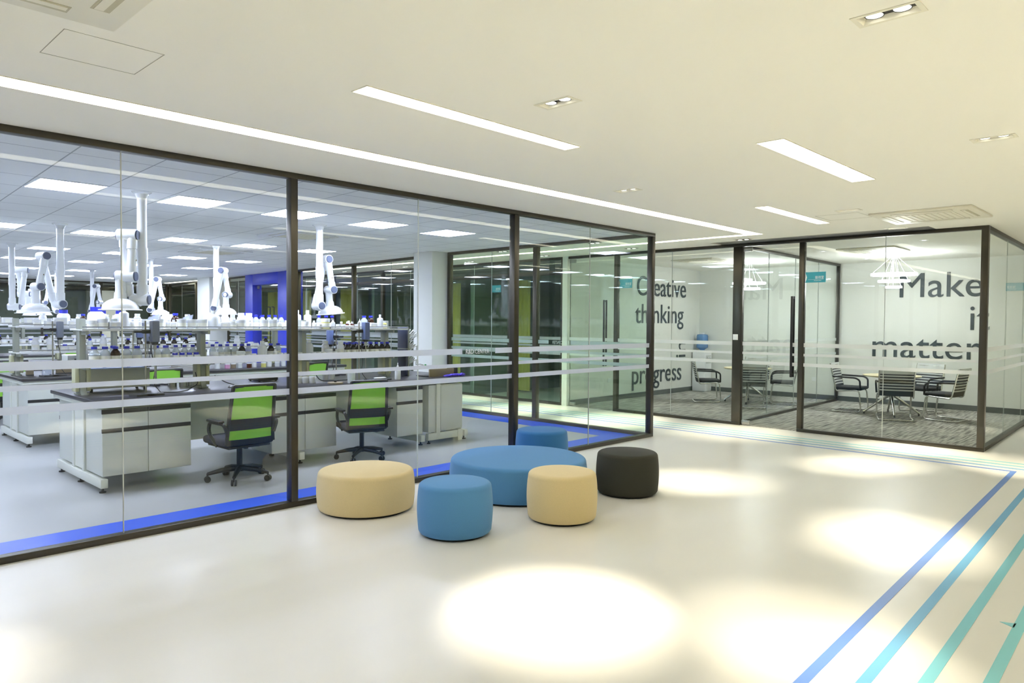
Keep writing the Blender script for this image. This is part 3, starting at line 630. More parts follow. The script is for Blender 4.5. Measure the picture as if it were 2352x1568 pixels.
# two-tier reagent shelf standing on each bench
UPX = [0.04, 1.15, 2.31, 3.47]
def rack(label, loc):
    r = thing('reagent_shelf', label, 'bench shelf', loc, 0, 'two-tier shelves on the lab benches')   # origin: worktop height, bench centre line
    for x in UPX:
        b = MB(); b.box((x-0.028, -0.05, 0), (x+0.028, 0.05, 0.705), 0.006)
        b.prism([(x-0.045, -0.07), (x+0.045, -0.07), (x+0.045, 0.07), (x-0.045, 0.07)], 0, 0.01)
        up = b.build('upright', 'post', r)
        for s in (-1, 1):
            f = MB(); n = 6; pr = [(0.05+0.055*(1-math.sin(PI/2*k/n)), 0.10*(1-math.cos(PI/2*k/n))) for k in range(n+1)]
            A = [f.bm.verts.new((x-0.026, s*p, q)) for p, q in [(0.045, 0)]+pr]; Bv = [f.bm.verts.new((x+0.026, s*p, q)) for p, q in [(0.045, 0)]+pr]
            f.bm.faces.new(A); f.bm.faces.new(Bv[::-1])
            for k in range(len(A)): f.bm.faces.new((A[k], Bv[k], Bv[(k+1) % len(A)], A[(k+1) % len(A)]))
            f.build('base_flare', 'post', up)
            MB().box((x+0.03 if s > 0 else x-0.065, -0.055, 0.03), (x+0.065 if s > 0 else x-0.03, 0.055, 0.245), 0.004).build('socket_box', 'socket', up)
    for z in (0.285, 0.605):
        MB().box((0.0, -0.19, z-0.012), (UPX[-1]+0.22, 0.19, z), 0.002).build('shelf_board', 'instr', r)
        for s in (-1, 1):
            MB().tube([(0.0, s*0.198, z+0.022), (UPX[-1]+0.22, s*0.198, z+0.022)], 0.006, 8).build('guard_rail', 'steel', r)
            MB().box((0.0, s*0.19-0.003, z-0.016), (UPX[-1]+0.22, s*0.19+0.003, z+0.006)).build('shelf_edge', 'white', r, smooth=False)
        for x in UPX:
            MB().box((x-0.012, -0.195, z-0.05), (x+0.012, 0.195, z-0.012)).build('shelf_bracket', 'post', r, smooth=False)
    return r
RY = DEP/2
k0 = rack('two-tier reagent shelf crowded with bottles on the front bench', add(B1, (0, RY, TOPZ)))
for i, o in enumerate(OFF[1:4]): dup_thing(k0, add(B1, add(o, (0, RY, TOPZ))), 0, 'two-tier reagent shelf on the %s bench from the glass front' % BN[i+1])
SH = [TOPZ+0.285, TOPZ+0.605]
# ------------------------------------------------------------------ bottles, jars and boxes on the shelves
def finish(b, name, mats, r): return b.build(name, mats, r)
def b_lab(glass_m, cap_m, d=0.086, h=0.16, lab=True):
    r = empty('reagent_bottle'); R = d/2
    MB().lathe([(0, 0), (R*0.92, 0), (R, 0.006), (R, h*0.56), (R*0.92, h*0.66), (R*0.60, h*0.78), (R*0.46, h*0.82), (R*0.46, h*0.88), (0, h*0.88)], n=20, caps=False).build('bottle_body', glass_m, r)
    MB().lathe([(0, h*0.855), (R*0.60, h*0.855), (R*0.60, h*0.99), (R*0.55, h), (0, h)], n=20, caps=False).build('cap', cap_m, r)
    if lab: MB().lathe([(R+0.0008, h*0.08), (R+0.0008, h*0.46)], n=20, caps=False).build('paper_label', 'paperlabel', r)
    return r
def b_white(d=0.075, h=0.16, neck=0.62, cap_m='white', lab=True):
    r = empty('plastic_bottle'); R = d/2
    MB().lathe([(0, 0), (R*0.94, 0), (R, 0.006), (R, h*0.66), (R*0.95, h*0.72), (R*neck, h*0.79), (R*neck, h*0.84), (0, h*0.84)], n=20, caps=False).build('bottle_body', 'whitebottle', r)
    MB().lathe([(0, h*0.82), (R*(neck+0.08), h*0.82), (R*(neck+0.08), h*0.98), (R*neck, h), (0, h)], n=20, caps=False).build('cap', cap_m, r)
    if lab: MB().lathe([(R+0.0008, h*0.15), (R+0.0008, h*0.5)], n=20, caps=False).build('paper_label', 'paperlabel', r)
    return r
def b_jar(d=0.06, h=0.055, m='whitebottle', lab=True):
    r = empty('jar'); R = d/2
    MB().lathe([(0, 0), (R*0.95, 0), (R, 0.004), (R, h*0.62), (R*0.9, h*0.68), (0, h*0.68)], n=18, caps=False).build('jar_body', m, r)
    MB().lathe([(0, h*0.66), (R*1.02, h*0.66), (R*1.02, h*0.97), (R*0.97, h), (0, h)], n=18, caps=False).build('lid', 'white', r)
    if lab: MB().lathe([(R+0.0008, h*0.12), (R+0.0008, h*0.55)], n=18, caps=False).build('paper_label', 'paperlabel', r)
    return r
def b_tub(d=0.095, h=0.10):
    r = empty('tub'); R = d/2
    MB().lathe([(0, 0), (R*0.84, 0), (R*0.98, h*0.92), (0, h*0.92)], n=20, caps=False).build('tub_body', 'milky', r)
    MB().lathe([(0, h*0.90), (R*1.04, h*0.90), (R*1.04, h), (0, h)], n=20, caps=False).build('lid', 'white', r)
    MB().lathe([(R*0.90, h*0.2), (R*0.965, h*0.62)], n=20, caps=False).build('paper_label', 'paperlabel', r); return r
def b_vial(m='redb', d=0.045, h=0.085):
    r = empty('vial'); R = d/2
    MB().lathe([(0, 0), (R, 0.003), (R, h*0.6), (R*0.5, h*0.76), (0, h*0.76)], n=14, caps=False).build('vial_body', m, r)
    MB().lathe([(0, h*0.72), (R*0.62, h*0.72), (R*0.62, h), (0, h)], n=14, caps=False).build('cap', 'white', r)
    MB().lathe([(R+0.0008, h*0.12), (R+0.0008, h*0.5)], n=14, caps=False).build('paper_label', 'paperlabel', r); return r
def b_square(d=0.062, h=0.085):
    r = empty('square_bottle'); a = d/2
    MB().box((-a, -a, 0), (a, a, h*0.74), 0.008).build('bottle_body', 'milky', r)
    MB().lathe([(0, h*0.72), (a*0.8, h*0.72), (a*0.8, h), (0, h)], n=16, caps=False).build('cap', 'bluecap', r)
    MB().box((-a-0.0008, -a-0.0008, h*0.12), (a+0.0008, a+0.0008, h*0.55)).build('paper_label', 'paperlabel', r, smooth=False); return r
def b_squirt(d=0.06, h=0.17):
    r = empty('dropper_bottle'); R = d/2
    MB().lathe([(0, 0), (R, 0.004), (R, h*0.55), (R*0.85, h*0.66), (R*0.45, h*0.72), (0, h*0.72)], n=18, caps=False).build('bottle_body', 'milky', r)
    MB().lathe([(0, h*0.70), (R*0.55, h*0.70), (R*0.5, h*0.80), (R*0.16, h*0.84), (R*0.10, h), (0, h)], n=14, caps=False).build('nozzle', 'white', r); return r
def b_round(d=0.1, h=0.19):
    r = empty('rounded_bottle'); R = d/2
    MB().lathe([(0, 0), (R*0.95, 0), (R, 0.006), (R, h*0.55), (R*0.93, h*0.68), (R*0.70, h*0.77), (R*0.40, h*0.81), (R*0.36, h*0.86), (0, h*0.86)], n=22, caps=False).build('bottle_body', 'milky', r)
    MB().lathe([(0, h*0.84), (R*0.44, h*0.84), (R*0.44, h), (0, h)], n=18, caps=False).build('cap', 'white', r); return r
def b_jug(d=0.15, h=0.21):
    r = empty('jug'); R = d/2
    MB().lathe([(0, 0), (R*0.94, 0), (R, 0.01), (R, h*0.60), (R*0.92, h*0.70), (R*0.62, h*0.80), (0, h*0.80)], n=24, caps=False).build('jug_body', 'whitebottle', r)
    MB().lathe([(0, h*0.78), (R*0.66, h*0.78), (R*0.66, h), (0, h)], n=24, caps=False).build('cap', 'bluecap', r); return r
def b_carton(w=0.09, d=0.07, h=0.07):
    r = empty('carton')
    MB().box((-w/2, -d/2, 0), (w/2, d/2, h), 0.003).build('carton_body', 'box', r); MB().box((-w*0.3, -d/2-0.0008, h*0.2), (w*0.2, -d/2, h*0.75)).build('paper_label', 'paperlabel', r, smooth=False); return r
def b_bag(w=0.115, h=0.15):
    r = empty('plastic_bag'); b = MB(); nx, nz = 7, 7; V = {}
    rr = random.Random(3)
    for s in (0, 1):
        for i in range(nx+1):
            for k in range(nz+1):
                u, v = i/nx, k/nz; edge = math.sin(PI*u)**0.5*math.sin(PI*min(1, v*0.55+0.45)) if 0 < u < 1 else 0
                y = (1 if s else -1)*(0.028*edge*(1-v*0.9)+0.0008)+rr.uniform(-0.004, 0.004)*(1 if 0 < u < 1 else 0)
                V[s, i, k] = b.bm.verts.new(((u-0.5)*w*(1-0.12*v)+0.25*w*v*v, y+0.01*v, v*h*(0.8+0.2*u)))
        for i in range(nx):
            for k in range(nz):
                q = [V[s, i, k], V[s, i+1, k], V[s, i+1, k+1], V[s, i, k+1]]; b.bm.faces.new(q if s else q[::-1])
    bmesh.ops.remove_doubles(b.bm, verts=b.bm.verts[:], dist=0.0001)
    b.build('bag_film', 'bag', r)
    MB().box((-0.35*w, -0.010, 0.0), (0.30*w, 0.010, h*0.34), 0.006).build('bag_contents', 'white', r); return r
KIND = {  # code: (builder, label words, category)
    'C': (lambda: b_lab('clearb', 'bluecap'), 'clear blue-capped bottle', 'bottle'), 'c': (lambda: b_lab('clearb', 'bluecap', 0.067, 0.155), 'slim clear blue-capped bottle', 'bottle'),
    'A': (lambda: b_lab('amberb', 'bluecap', 0.085, 0.16), 'amber blue-capped bottle', 'bottle'), 'D': (lambda: b_lab('darkamber', 'bluecap', 0.075, 0.155), 'dark brown blue-capped bottle', 'bottle'),
    'W': (lambda: b_white(0.086, 0.172, 0.72), 'white wide-mouth bottle', 'bottle'), 'w': (lambda: b_white(0.046, 0.095, 0.5), 'small white bottle', 'bottle'), 'T': (lambda: b_white(0.085, 0.215, 0.36, 'white', False), 'tall white bottle', 'bottle'),
    'j': (lambda: b_jar(), 'low white jar', 'jar'), 'J': (lambda: b_jar(0.085, 0.085), 'white screw-lid jar', 'jar'), 'U': (lambda: b_tub(), 'translucent lidded tub', 'tub'), 'v': (lambda: b_vial(), 'small red-brown vial', 'vial'),
    's': (lambda: b_square(), 'small square blue-capped bottle', 'bottle'), 'q': (lambda: b_squirt(0.05, 0.12), 'small dropper bottle', 'bottle'), 'R': (lambda: b_round(), 'round-shouldered milky bottle', 'bottle'), 'G': (lambda: b_jug(), 'big white blue-capped jug', 'jug'),
    'X': (lambda: b_carton(), 'small white carton', 'box'), 'B': (lambda: b_bag(), 'crumpled clear plastic bag', 'bag'), 'y': (lambda: b_jar(0.1, 0.12, 'yellowl'), 'white tub with a yellow label', 'tub'), 'V': (lambda: b_vial('yellowl', 0.055, 0.1), 'yellowish vial', 'vial'),
    'Y': (lambda: b_white(0.075, 0.175, 0.3, 'white', False), 'slim white bottle', 'bottle'), 'K': (lambda: b_carton(0.13, 0.10, 0.11), 'white carton', 'box'),
}
PROTO, COUNT = {}, {}
def put_row(place, group, y, z, items, rad, flip=True, origin=(0, 0, 0)):
    """items: (x, code); ordinal is counted from the corridor end within kind and row"""
    n = {}
    for x, code in sorted(items, key=lambda t: -t[0]):
        n[code] = n.get(code, 0)+1
        mk, words, cat = KIND[code]
        if code not in PROTO: PROTO[code] = mk(); r = PROTO[code]
        else: r = dup(PROTO[code])
        r.location = (x+origin[0], y+rad.uniform(-0.008, 0.008)+origin[1], z+origin[2]); r.rotation_euler = (0, 0, rad.uniform(-0.4, 0.4)*(0.2 if code in 'XKBs' else 1))
        tot = sum(1 for _, c in items if c == code)
        place_in = ('on '+place) if tot == 1 else ('on %s, %s from corridor' % (place, ORD[n[code]]))
        tag(r, words+' '+place_in, cat, group)
        if tot > 1 and len(r['label'].split()) > 16: print('LONG', r['label'])
rr = random.Random(11)
gA = 'bottles and jars on the front bench shelf'
YC = B1[1]+RY
# upper shelf of the front bench
put_row("front bench's upper shelf back row", gA, YC+0.10, SH[1]+0.0005, [(2.2, 'G'), (2.34, 'X'), (2.56, 'U'), (2.70, 'B'), (2.835, 'W'), (2.93, 'A'), (3.035, 'B'), (3.26, 'W'), (3.355, 'W'), (3.45, 'W'), (3.63, 'W'), (3.72, 'W'), (3.80, 'c'),
        (3.875, 'c'), (3.955, 'c'), (4.03, 'c'), (4.10, 'c'), (4.31, 'T'), (4.445, 'T'), (4.595, 'c'), (4.685, 'D'), (4.765, 'D'), (4.90, 'v'), (5.0, 'w'), (5.23, 'C'), (5.335, 'A'), (5.45, 'X')], rr)
put_row("front bench's upper shelf front row", gA, YC-0.12, SH[1]+0.0005, [(2.10, 'J'), (2.19, 'U'), (2.28, 'X'), (2.37, 'T'), (2.445, 'w'), (2.51, 'w'), (2.60, 'J'), (2.69, 'U'), (2.775, 'w'), (2.832, 'w'), (2.905, 'U'), (3.01, 'U'), (3.115, 'U'), (3.225, 'R'),
        (3.335, 'X'), (3.425, 'J'), (3.52, 'U'), (3.62, 'w'), (3.78, 'U'), (3.89, 'U'), (3.975, 'w'), (4.04, 'w'), (4.28, 'J'), (4.40, 'w'), (4.455, 'j'), (4.54, 'y'), (4.64, 'q'), (4.715, 'j'), (4.78, 'j'), (4.845, 'v'), (4.905, 'v'), (4.96, 'j'), (5.02, 'q'), (5.09, 'X'),
        (5.21, 'X'), (5.31, 'Y'), (5.39, 'V')], rr)
put_row("front bench's lower shelf back row", gA, YC+0.09, SH[0]+0.0005, [(2.08, 'W'), (2.34, 'C'), (2.53, 'w'), (2.84, 'c'), (2.93, 'c'), (3.015, 'c'), (3.10, 'c'), (3.31, 'c'), (3.39, 'c'), (3.47, 'c'), (3.55, 'c'), (3.63, 'D'), (3.71, 'c'), (3.87, 'D'), (3.97, 'D'), (4.06, 'c'),
        (4.45, 'R'), (4.67, 'W'), (4.85, 'D'), (4.93, 'D'), (5.01, 'D'), (5.09, 'D'), (5.20, 'D'), (5.31, 'D')], rr)
put_row("front bench's lower shelf front row", gA, YC-0.12, SH[0]+0.0005, [(2.115, 'C'), (2.205, 'C'), (2.295, 'A'), (2.395, 'C'), (2.49, 'C'), (2.66, 'C'), (2.755, 'C'), (2.84, 's'), (2.91, 's'), (2.98, 's'), (3.05, 's'), (3.235, 'J'), (3.31, 'j'), (3.38, 'j'), (3.45, 'j'), (3.52, 'J'), (3.60, 'j'), (3.665, 'j'),
        (3.76, 'R'), (3.85, 'j'), (3.915, 'w'), (3.98, 'j'), (4.05, 'j'), (4.115, 'J'), (4.21, 'j'), (4.39, 'j'), (4.455, 'j'), (4.52, 'j'), (4.585, 'J'), (4.665, 'j'), (4.745, 'W'), (4.845, 'D'), (4.925, 'D'), (5.005, 'D'), (5.095, 'D'), (5.18, 'D'), (5.26, 'D'), (5.345, 'D'), (5.425, 'D')], rr)
# the shelves further back
def fill(i, zi, codes, n, y_off, rad, row):
    xs = [0.12+k*(3.40/n)+rad.uniform(-0.008, 0.008) for k in range(n)]
    xs = [x for x in xs if all(abs(x-u) > 0.10 for u in UPX)]
    put_row("%s bench's %s" % (BN[i], row), 'bottles and jars on the %s bench shelf' % BN[i], 0, 0, [(x, rad.choice(codes)) for x in xs], rad, origin=add(add(B1, OFF[i]), (0, RY+y_off, SH[zi]+0.0005)))
fill(1, 1, 'JJUXwKJ', 27, -0.11, rr, 'upper shelf front row'); fill(1, 1, 'WUTAGW', 15, 0.09, rr, 'upper shelf back row')
fill(1, 0, 'jjjwwXJ', 34, -0.11, rr, 'lower shelf front row'); fill(1, 0, 'DcDWs', 22, 0.09, rr, 'lower shelf back row')
fill(2, 1, 'XKJUW', 24, -0.11, rr, 'upper shelf front row'); fill(2, 0, 'jwXJ', 28, -0.11, rr, 'lower shelf front row'); fill(2, 0, 'DDcs', 16, 0.09, rr, 'lower shelf back row')
fill(3, 1, 'KXUW', 18, -0.1, rr, 'upper shelf'); fill(3, 0, 'XJKw', 18, -0.1, rr, 'lower shelf')

# ------------------------------------------------------------------ things on and around the benches
def stirrer(x, y, z, zm, label, col='motor', big=True, rz=0.0):
    r = thing('overhead_stirrer', label, 'laboratory stirrer', (x, y, z), rz, 'overhead stirrers on the lab benches')
    b = MB(); b.prism([(-0.12, -0.10), (0.12, -0.10), (0.15, 0.02), (0.10, 0.02), (0.08, -0.05), (-0.08, -0.05), (-0.10, 0.02), (-0.15, 0.02)], 0, 0.018); b.box((-0.03, -0.10, 0), (0.03, 0.06, 0.02)); b.build('stand_base', 'darkgrey', r)
    MB().cyl((0, 0.03, 0.015), (0, 0.03, zm+0.10), 0.008, n=10).build('stand_rod', 'metalrod', r)
    m = MB(); m.box((-0.035+0.07, -0.04, zm-0.10), (0.035+0.07, 0.04, zm+0.10), 0.012); m.build('motor_housing', col, r)
    MB().lathe([(0.028, zm-0.125), (0.034, zm-0.10), (0.0, zm-0.10)], (0.07, 0, 0), 14).build('motor_collar', 'black', r)
    MB().lathe([(0.016, zm-0.17), (0.016, zm-0.125), (0, zm-0.125)], (0.07, 0, 0), 12).build('chuck', 'steel', r)
    MB().box((-0.03, 0.0, zm-0.02), (0.05, 0.045, zm+0.015), 0.004).build('clamp', 'black', r)
    MB().cyl((-0.10, 0.03, zm-0.002), (-0.02, 0.03, zm-0.002), 0.012, n=10).build('clamp_handle', 'black', r)
    MB().cyl((0.07, 0, zm-0.17), (0.07, 0, 0.16), 0.005, n=8).build('stirring_shaft', 'metalrod', r)
    MB().tube(fillet([(0.07, 0.04, zm-0.05), (0.07, 0.10, zm-0.18), (0.12, 0.12, zm-0.35), (0.10, 0.14, 0.10), (0.16, 0.10, 0.006)], 0.08), 0.004, 6).build('power_cable', 'black', r)
    return r
stirrer(2.45, 7.05, TOPZ, 0.59, 'overhead stirrer with a tall grey motor, at the near end of the front bench', 'motorgrey')
stirrer(2.86, 8.00, TOPZ, 0.57, 'overhead stirrer with grey motor on the far side of the front bench', 'motorgrey', True, PI)
stirrer(4.75, 7.00, TOPZ, 0.585, 'overhead stirrer with long blue motor over the beaker and tray', 'motor')
stirrer(5.03, 7.98, TOPZ, 0.50, 'overhead stirrer with blue motor behind the front bench shelf, by the tall white bottle', 'motor', True, PI)
stirrer(2.45, 10.15, TOPZ, 0.57, 'overhead stirrer with grey motor on the second bench', 'motorgrey')
stirrer(3.35, 10.1, TOPZ, 0.56, 'overhead stirrer with blue motor on the second bench, past the grey one', 'motor')
# instrument box with pale blue top
r = thing('instrument_box', 'pale grey instrument box with a light blue top behind the first shelf upright', 'instrument', (2.40, 7.76, TOPZ+0.02))
MB().box((-0.28, -0.13, 0.012), (0.28, 0.15, 0.20), 0.006).build('housing', 'instr', r); MB().box((-0.25, -0.11, 0.20), (0.25, 0.13, 0.206), 0.002).build('top_tray', 'bluetop', r)
for x in (-0.10, 0.12): MB().lathe([(0.018, 0.206), (0.018, 0.222), (0, 0.222)], (x, -0.02, 0), 14).build('knob', 'bluecap', r)
for x in (-0.24, 0.24):
    for y in (-0.1, 0.12): MB().lathe([(0.014, -0.02), (0.014, 0.014)], (x, y, 0), 10).build('rubber_foot', 'black', r)
r = thing('instrument_box', 'pale grey instrument box on the second bench behind the shelf', 'instrument', (3.0, 11.0, TOPZ))
MB().box((-0.22, -0.15, 0.0), (0.22, 0.15, 0.22), 0.01).build('housing', 'instr', r); MB().box((-0.14, -0.152, 0.12), (-0.06, -0.149, 0.17)).build('display', 'darkgrey', r, smooth=False)
# small ware on the front worktop
def ware(name, label, cat, loc, parts, group=None, rz=0.0):
    r = thing(name, label, cat, loc, rz, group)
    for nm, m, f in parts:
        b = MB(); f(b); b.build(nm, m, r)
    return r
Z1 = TOPZ+0.0005
ware('beaker', 'milky measuring beaker standing on the front bench near the second green chair', 'beaker', (4.58, 6.93, Z1), [('beaker_body', 'milky', lambda b: b.lathe([(0, 0), (0.040, 0), (0.046, 0.12), (0.048, 0.125), (0.044, 0.12), (0.038, 0.006), (0, 0.006)], n=24, caps=False)), ('pouring_lip', 'milky', lambda b: b.box((0.040, -0.008, 0.115), (0.056, 0.008, 0.124), 0.003))])
ware('pot_lid', 'round beige lid with black knob lying on the front bench', 'lid', (4.40, 6.97, Z1), [('lid_disc', 'cork', lambda b: b.lathe([(0, 0), (0.085, 0), (0.085, 0.014), (0.08, 0.018), (0, 0.018)], n=28, caps=False)), ('knob', 'black', lambda b: b.lathe([(0.012, 0.017), (0.018, 0.035), (0, 0.037)], n=14))])
ware('spray_bottle', 'milky squeeze bottle with white nozzle at the sink end of the front bench', 'bottle', (5.28, 7.0, Z1), [('bottle_body', 'milky', lambda b: b.lathe([(0, 0), (0.033, 0), (0.036, 0.006), (0.036, 0.12), (0.02, 0.145), (0, 0.145)], n=20, caps=False)), ('nozzle', 'white', lambda b: b.lathe([(0.014, 0.143), (0.012, 0.165), (0.004, 0.17), (0.004, 0.20), (0, 0.20)], n=12))])
ware('tray', 'dark tray with white wipes on the front bench by the squeeze bottle', 'tray', (5.06, 7.10, Z1), [('tray_body', 'darkgrey', lambda b: b.box((-0.14, -0.09, 0), (0.14, 0.09, 0.018), 0.006)), ('wipes', 'white', lambda b: b.box((-0.06, -0.07, 0.018), (0.08, 0.0, 0.032), 0.008))])
ware('balance', 'flat black balance on the front bench behind the first green chair', 'balance', (4.0, 7.86, Z1), [('base_plate', 'darkgrey', lambda b: b.box((-0.12, -0.13, 0.01), (0.12, 0.13, 0.045), 0.008)), ('weighing_pan', 'steel', lambda b: b.lathe([(0, 0.045), (0.02, 0.045), (0.07, 0.055), (0.07, 0.06), (0, 0.06)], n=24, caps=False)), ('levelling_foot', 'black', lambda b: [b.lathe([(0.012, 0), (0.012, 0.012)], (x, y, 0), 10) for x in (-0.1, 0.1) for y in (-0.11, 0.11)])])
for i, x in enumerate((4.13, 4.20, 4.27)): ware('jar', 'white glass jar on the front worktop, %s beside the dark post' % ['furthest one', 'middle one', 'nearest one'][i], 'jar', (x, 7.30-0.03*i, Z1), [('jar_body', 'milky', lambda b: b.lathe([(0, 0), (0.038, 0), (0.04, 0.005), (0.04, 0.055), (0, 0.055)], n=20, caps=False)), ('lid', 'white', lambda b: b.lathe([(0.041, 0.053), (0.041, 0.07), (0, 0.07)], n=20))], 'white jars on the front worktop')
for i, (x, y) in enumerate([(2.93, 7.72), (3.03, 7.68), (3.12, 7.74)]): ware('metal_tin', 'shiny metal tin behind the second shelf upright, %s of three' % ['left', 'middle', 'right'][i], 'tin', (x, y, Z1), [('tin_body', 'chrome', lambda b: b.lathe([(0, 0), (0.045, 0), (0.045, 0.085), (0, 0.085)], n=22, caps=False)), ('tin_rim', 'steel', lambda b: b.lathe([(0.0455, 0.08), (0.047, 0.084), (0.0455, 0.088)], n=22, caps=False))], 'metal tins on the front bench')
for i, (x, y) in enumerate([(4.60, 7.55+0.2), (4.70, 7.78)]): ware('plastic_cup', 'milky plastic cup beside the third shelf upright, %s' % ['smaller one', 'bigger one'][i], 'cup', (x, y-0.25, Z1), [('cup_body', 'milky', lambda b: b.lathe([(0, 0), (0.030+0.006*i, 0), (0.040+0.006*i, 0.10), (0, 0.10)], n=20, caps=False)), ('cup_rim', 'white', lambda b: b.lathe([(0.041+0.006*i, 0.098), (0.043+0.006*i, 0.102), (0.040+0.006*i, 0.104)], n=20, caps=False))], 'milky cups on the front bench')
# loose cables
def cable(label, pts, rad=0.005): tag(MB().tube(fillet(pts, 0.10, 6), rad, 7).build('power_cable', 'black'), label, 'cable', 'loose cables on the front bench')
cable('black cable coil running from the grey stirrer to the second upright', [(2.62, 7.18, Z1+0.006), (2.75, 7.10, Z1+0.006), (2.90, 7.25, Z1+0.006), (2.98, 7.40, Z1+0.006), (3.05, 7.36, Z1+0.05), (3.07, 7.48, Z1+0.16)])
cable('black looped cable on the worktop behind the first green chair', [(3.26, 7.46, Z1+0.12), (3.34, 7.40, Z1+0.05), (3.45, 7.28, Z1+0.006), (3.40, 7.20, Z1+0.006), (3.30, 7.25, Z1+0.006), (3.36, 7.33, Z1+0.012)])
cable('black cable on the worktop from the third upright towards the beige lid', [(4.43, 7.46, Z1+0.10), (4.45, 7.38, Z1+0.006), (4.55, 7.28, Z1+0.006), (4.72, 7.30, Z1+0.006), (4.84, 7.30, Z1+0.006)])
# sink with grey splash board, purple glove, drying rack with white tubes
r = thing('bench_sink', 'dark sink with grey-brown splash board at the corridor end of the front bench', 'sink', (6.02, 7.28, TOPZ))
MB().box((-0.24, -0.22, 0.001), (0.24, 0.0, 0.012), 0.004).build('sink_rim', 'black', r); MB().box((-0.24, -0.27, 0.001), (0.17, -0.25, 0.10), 0.004).build('splash_board', 'cork', r); MB().box((0.17, -0.29, 0.001), (0.225, -0.22, 0.115), 0.022).build('board_end', 'black', r)
b = MB(); rg = random.Random(5)
for k in range(5):
    c = (-0.10+0.05*k, rg.uniform(-0.02, 0.02), 0.014); b.ball(c, 0.038, (1.1, 0.7, 0.36+0.16*rg.random()+(0.25 if k == 3 else 0)), 10, 8)
for s in (-1, 1): b.tube([(-0.12, s*0.01, 0.015), (-0.17, s*0.03, 0.010), (-0.21, s*0.035, 0.008)], [0.016, 0.012, 0.006], 8)
for v in b.bm.verts: v.co += Vector((rg.uniform(-1, 1), rg.uniform(-1, 1), rg.uniform(-0.3, 1)))*0.004; v.co.z = max(v.co.z, 0.0)
tag(b.build('rubber_glove', 'glove', None, (6.18, 6.925, Z1)), 'crumpled purple rubber glove on the corridor end of the front worktop', 'glove')
def drying_rack(loc, label, plug=True):
    r = thing('tubing_rack', label, 'rack', loc, 0, 'end racks with coiled tubes')
    MB().box((0, -0.09, 0), (0.03, 0.09, 0.62), 0.004).build('rack_board', 'navyboard', r); MB().box((0.028, -0.095, 0), (0.05, -0.075, 0.62)).build('board_edge', 'post', r, smooth=False); MB().box((-0.002, -0.092, 0.34), (0.032, 0.092, 0.352)).build('rack_rail', 'steel', r, smooth=False)
    for k, (y, z) in enumerate([(-0.08, 0.56), (0.02, 0.54), (-0.05, 0.42), (0.06, 0.40), (-0.04, 0.24), (0.05, 0.20)]):
        pts = [(0.03+0.10*t/40+0.05*math.cos(t*0.75)*(0.3+t/40), y+0.045*math.sin(t*0.75), z-0.10*t/40+0.045*math.cos(t*0.75+0.8)) for t in range(0, 34)]
        pts = [(0.032, y, z+0.02)]+[(max(0.06, p[0]+0.03), p[1], p[2]) for p in pts]
        if k in (2, 4): pts += [(p, y, z-0.10-0.6*(p-0.24)**2*4) for p in (0.20, 0.26, 0.31, 0.35)]
        c = MB().tube(pts, 0.0075, 7).build('coiled_tube', 'rubber', r)
        if k in (4, 5) and plug: MB().lathe([(0.010, 0), (0.014, 0.03), (0, 0.035)], (0.36 if k == 4 else 0.2, y, z-0.14 if k == 4 else z-0.05), 10).build('tube_plug', 'cyan', c)
    return r
drying_rack((5.72, 7.50, TOPZ), 'dark end rack with white coiled tubes on the front bench, by the sink')
drying_rack(add((5.74, 7.53, TOPZ), OFF[1]), 'dark end rack with white coiled tubes on the second bench, before the blue portal', False)
# things on the second worktop
for i, (x, y, w, d, h, m, nm) in enumerate([(2.26, 10.42, 0.07, 0.07, 0.13, 'cork', 'brown upright box at the very end of the second worktop'), (2.66, 10.5, 0.20, 0.03, 0.12, 'cork', 'brown slate board leaning on the second worktop'), (2.74, 10.08, 0.10, 0.06, 0.05, 'milky', 'clear rack of vials at the edge of the second worktop')]):
    ware('carton' if i != 2 else 'vial_rack', nm, 'box' if i != 2 else 'rack', (x, y, Z1), [('body', m, lambda b: b.box((-w/2, -d/2, 0), (w/2, d/2, h), 0.003)), ('edge_band', 'darkgrey', lambda b: b.box((-w/2-0.001, -d/2-0.001, 0.0), (w/2+0.001, d/2+0.001, 0.014)))])
dup_thing(PROTO['B'], (2.43, 10.38, Z1), 0.3, 'crumpled clear plastic bag lying on the second worktop by the brown board')
for k, (x, y, m) in enumerate([(4.50, 10.2, 'white'), (4.62, 10.15, 'pink'), (4.72, 10.17, 'cork'), (4.83, 10.2, 'milky'), (4.95, 10.15, 'redb'), (5.05, 10.2, 'white'), (5.17, 10.14, 'yellowl'), (5.28, 10.18, 'white'), (5.40, 10.16, 'milky'), (5.52, 10.2, 'white')]):
    nmc = {'white': 'white', 'pink': 'pink', 'cork': 'tan', 'milky': 'clear', 'redb': 'red-brown', 'yellowl': 'yellow'}[m]
    ware('jar', '%s jar on the second worktop, %s of the row of ten' % (nmc, ORD[k+1]), 'jar', (x, y, Z1), [('jar_body', m, lambda b: b.lathe([(0, 0), (0.036, 0), (0.036, 0.06), (0, 0.06)], n=16, caps=False)), ('lid', 'white', lambda b: b.lathe([(0.037, 0.058), (0.037, 0.075), (0, 0.075)], n=16))], 'jars on the second worktop')
for k in range(4):
    ware('paper_stack', ['lowest of the paper files stacked on the second worktop', 'second paper file from the bottom on the second worktop', 'third paper file from the bottom on the second worktop', 'topmost paper file of the stack on the second worktop'][k], 'papers', (4.0+0.02*k, 10.2, Z1+0.022*k), [('pages', 'box', lambda b: b.box((-0.14, -0.10, 0), (0.14, 0.10, 0.018), 0.002)), ('cover', 'cork', lambda b: b.box((-0.145, -0.105, 0.018), (0.145, 0.105, 0.0215)))], 'paper files on the second worktop', 0.1*k)
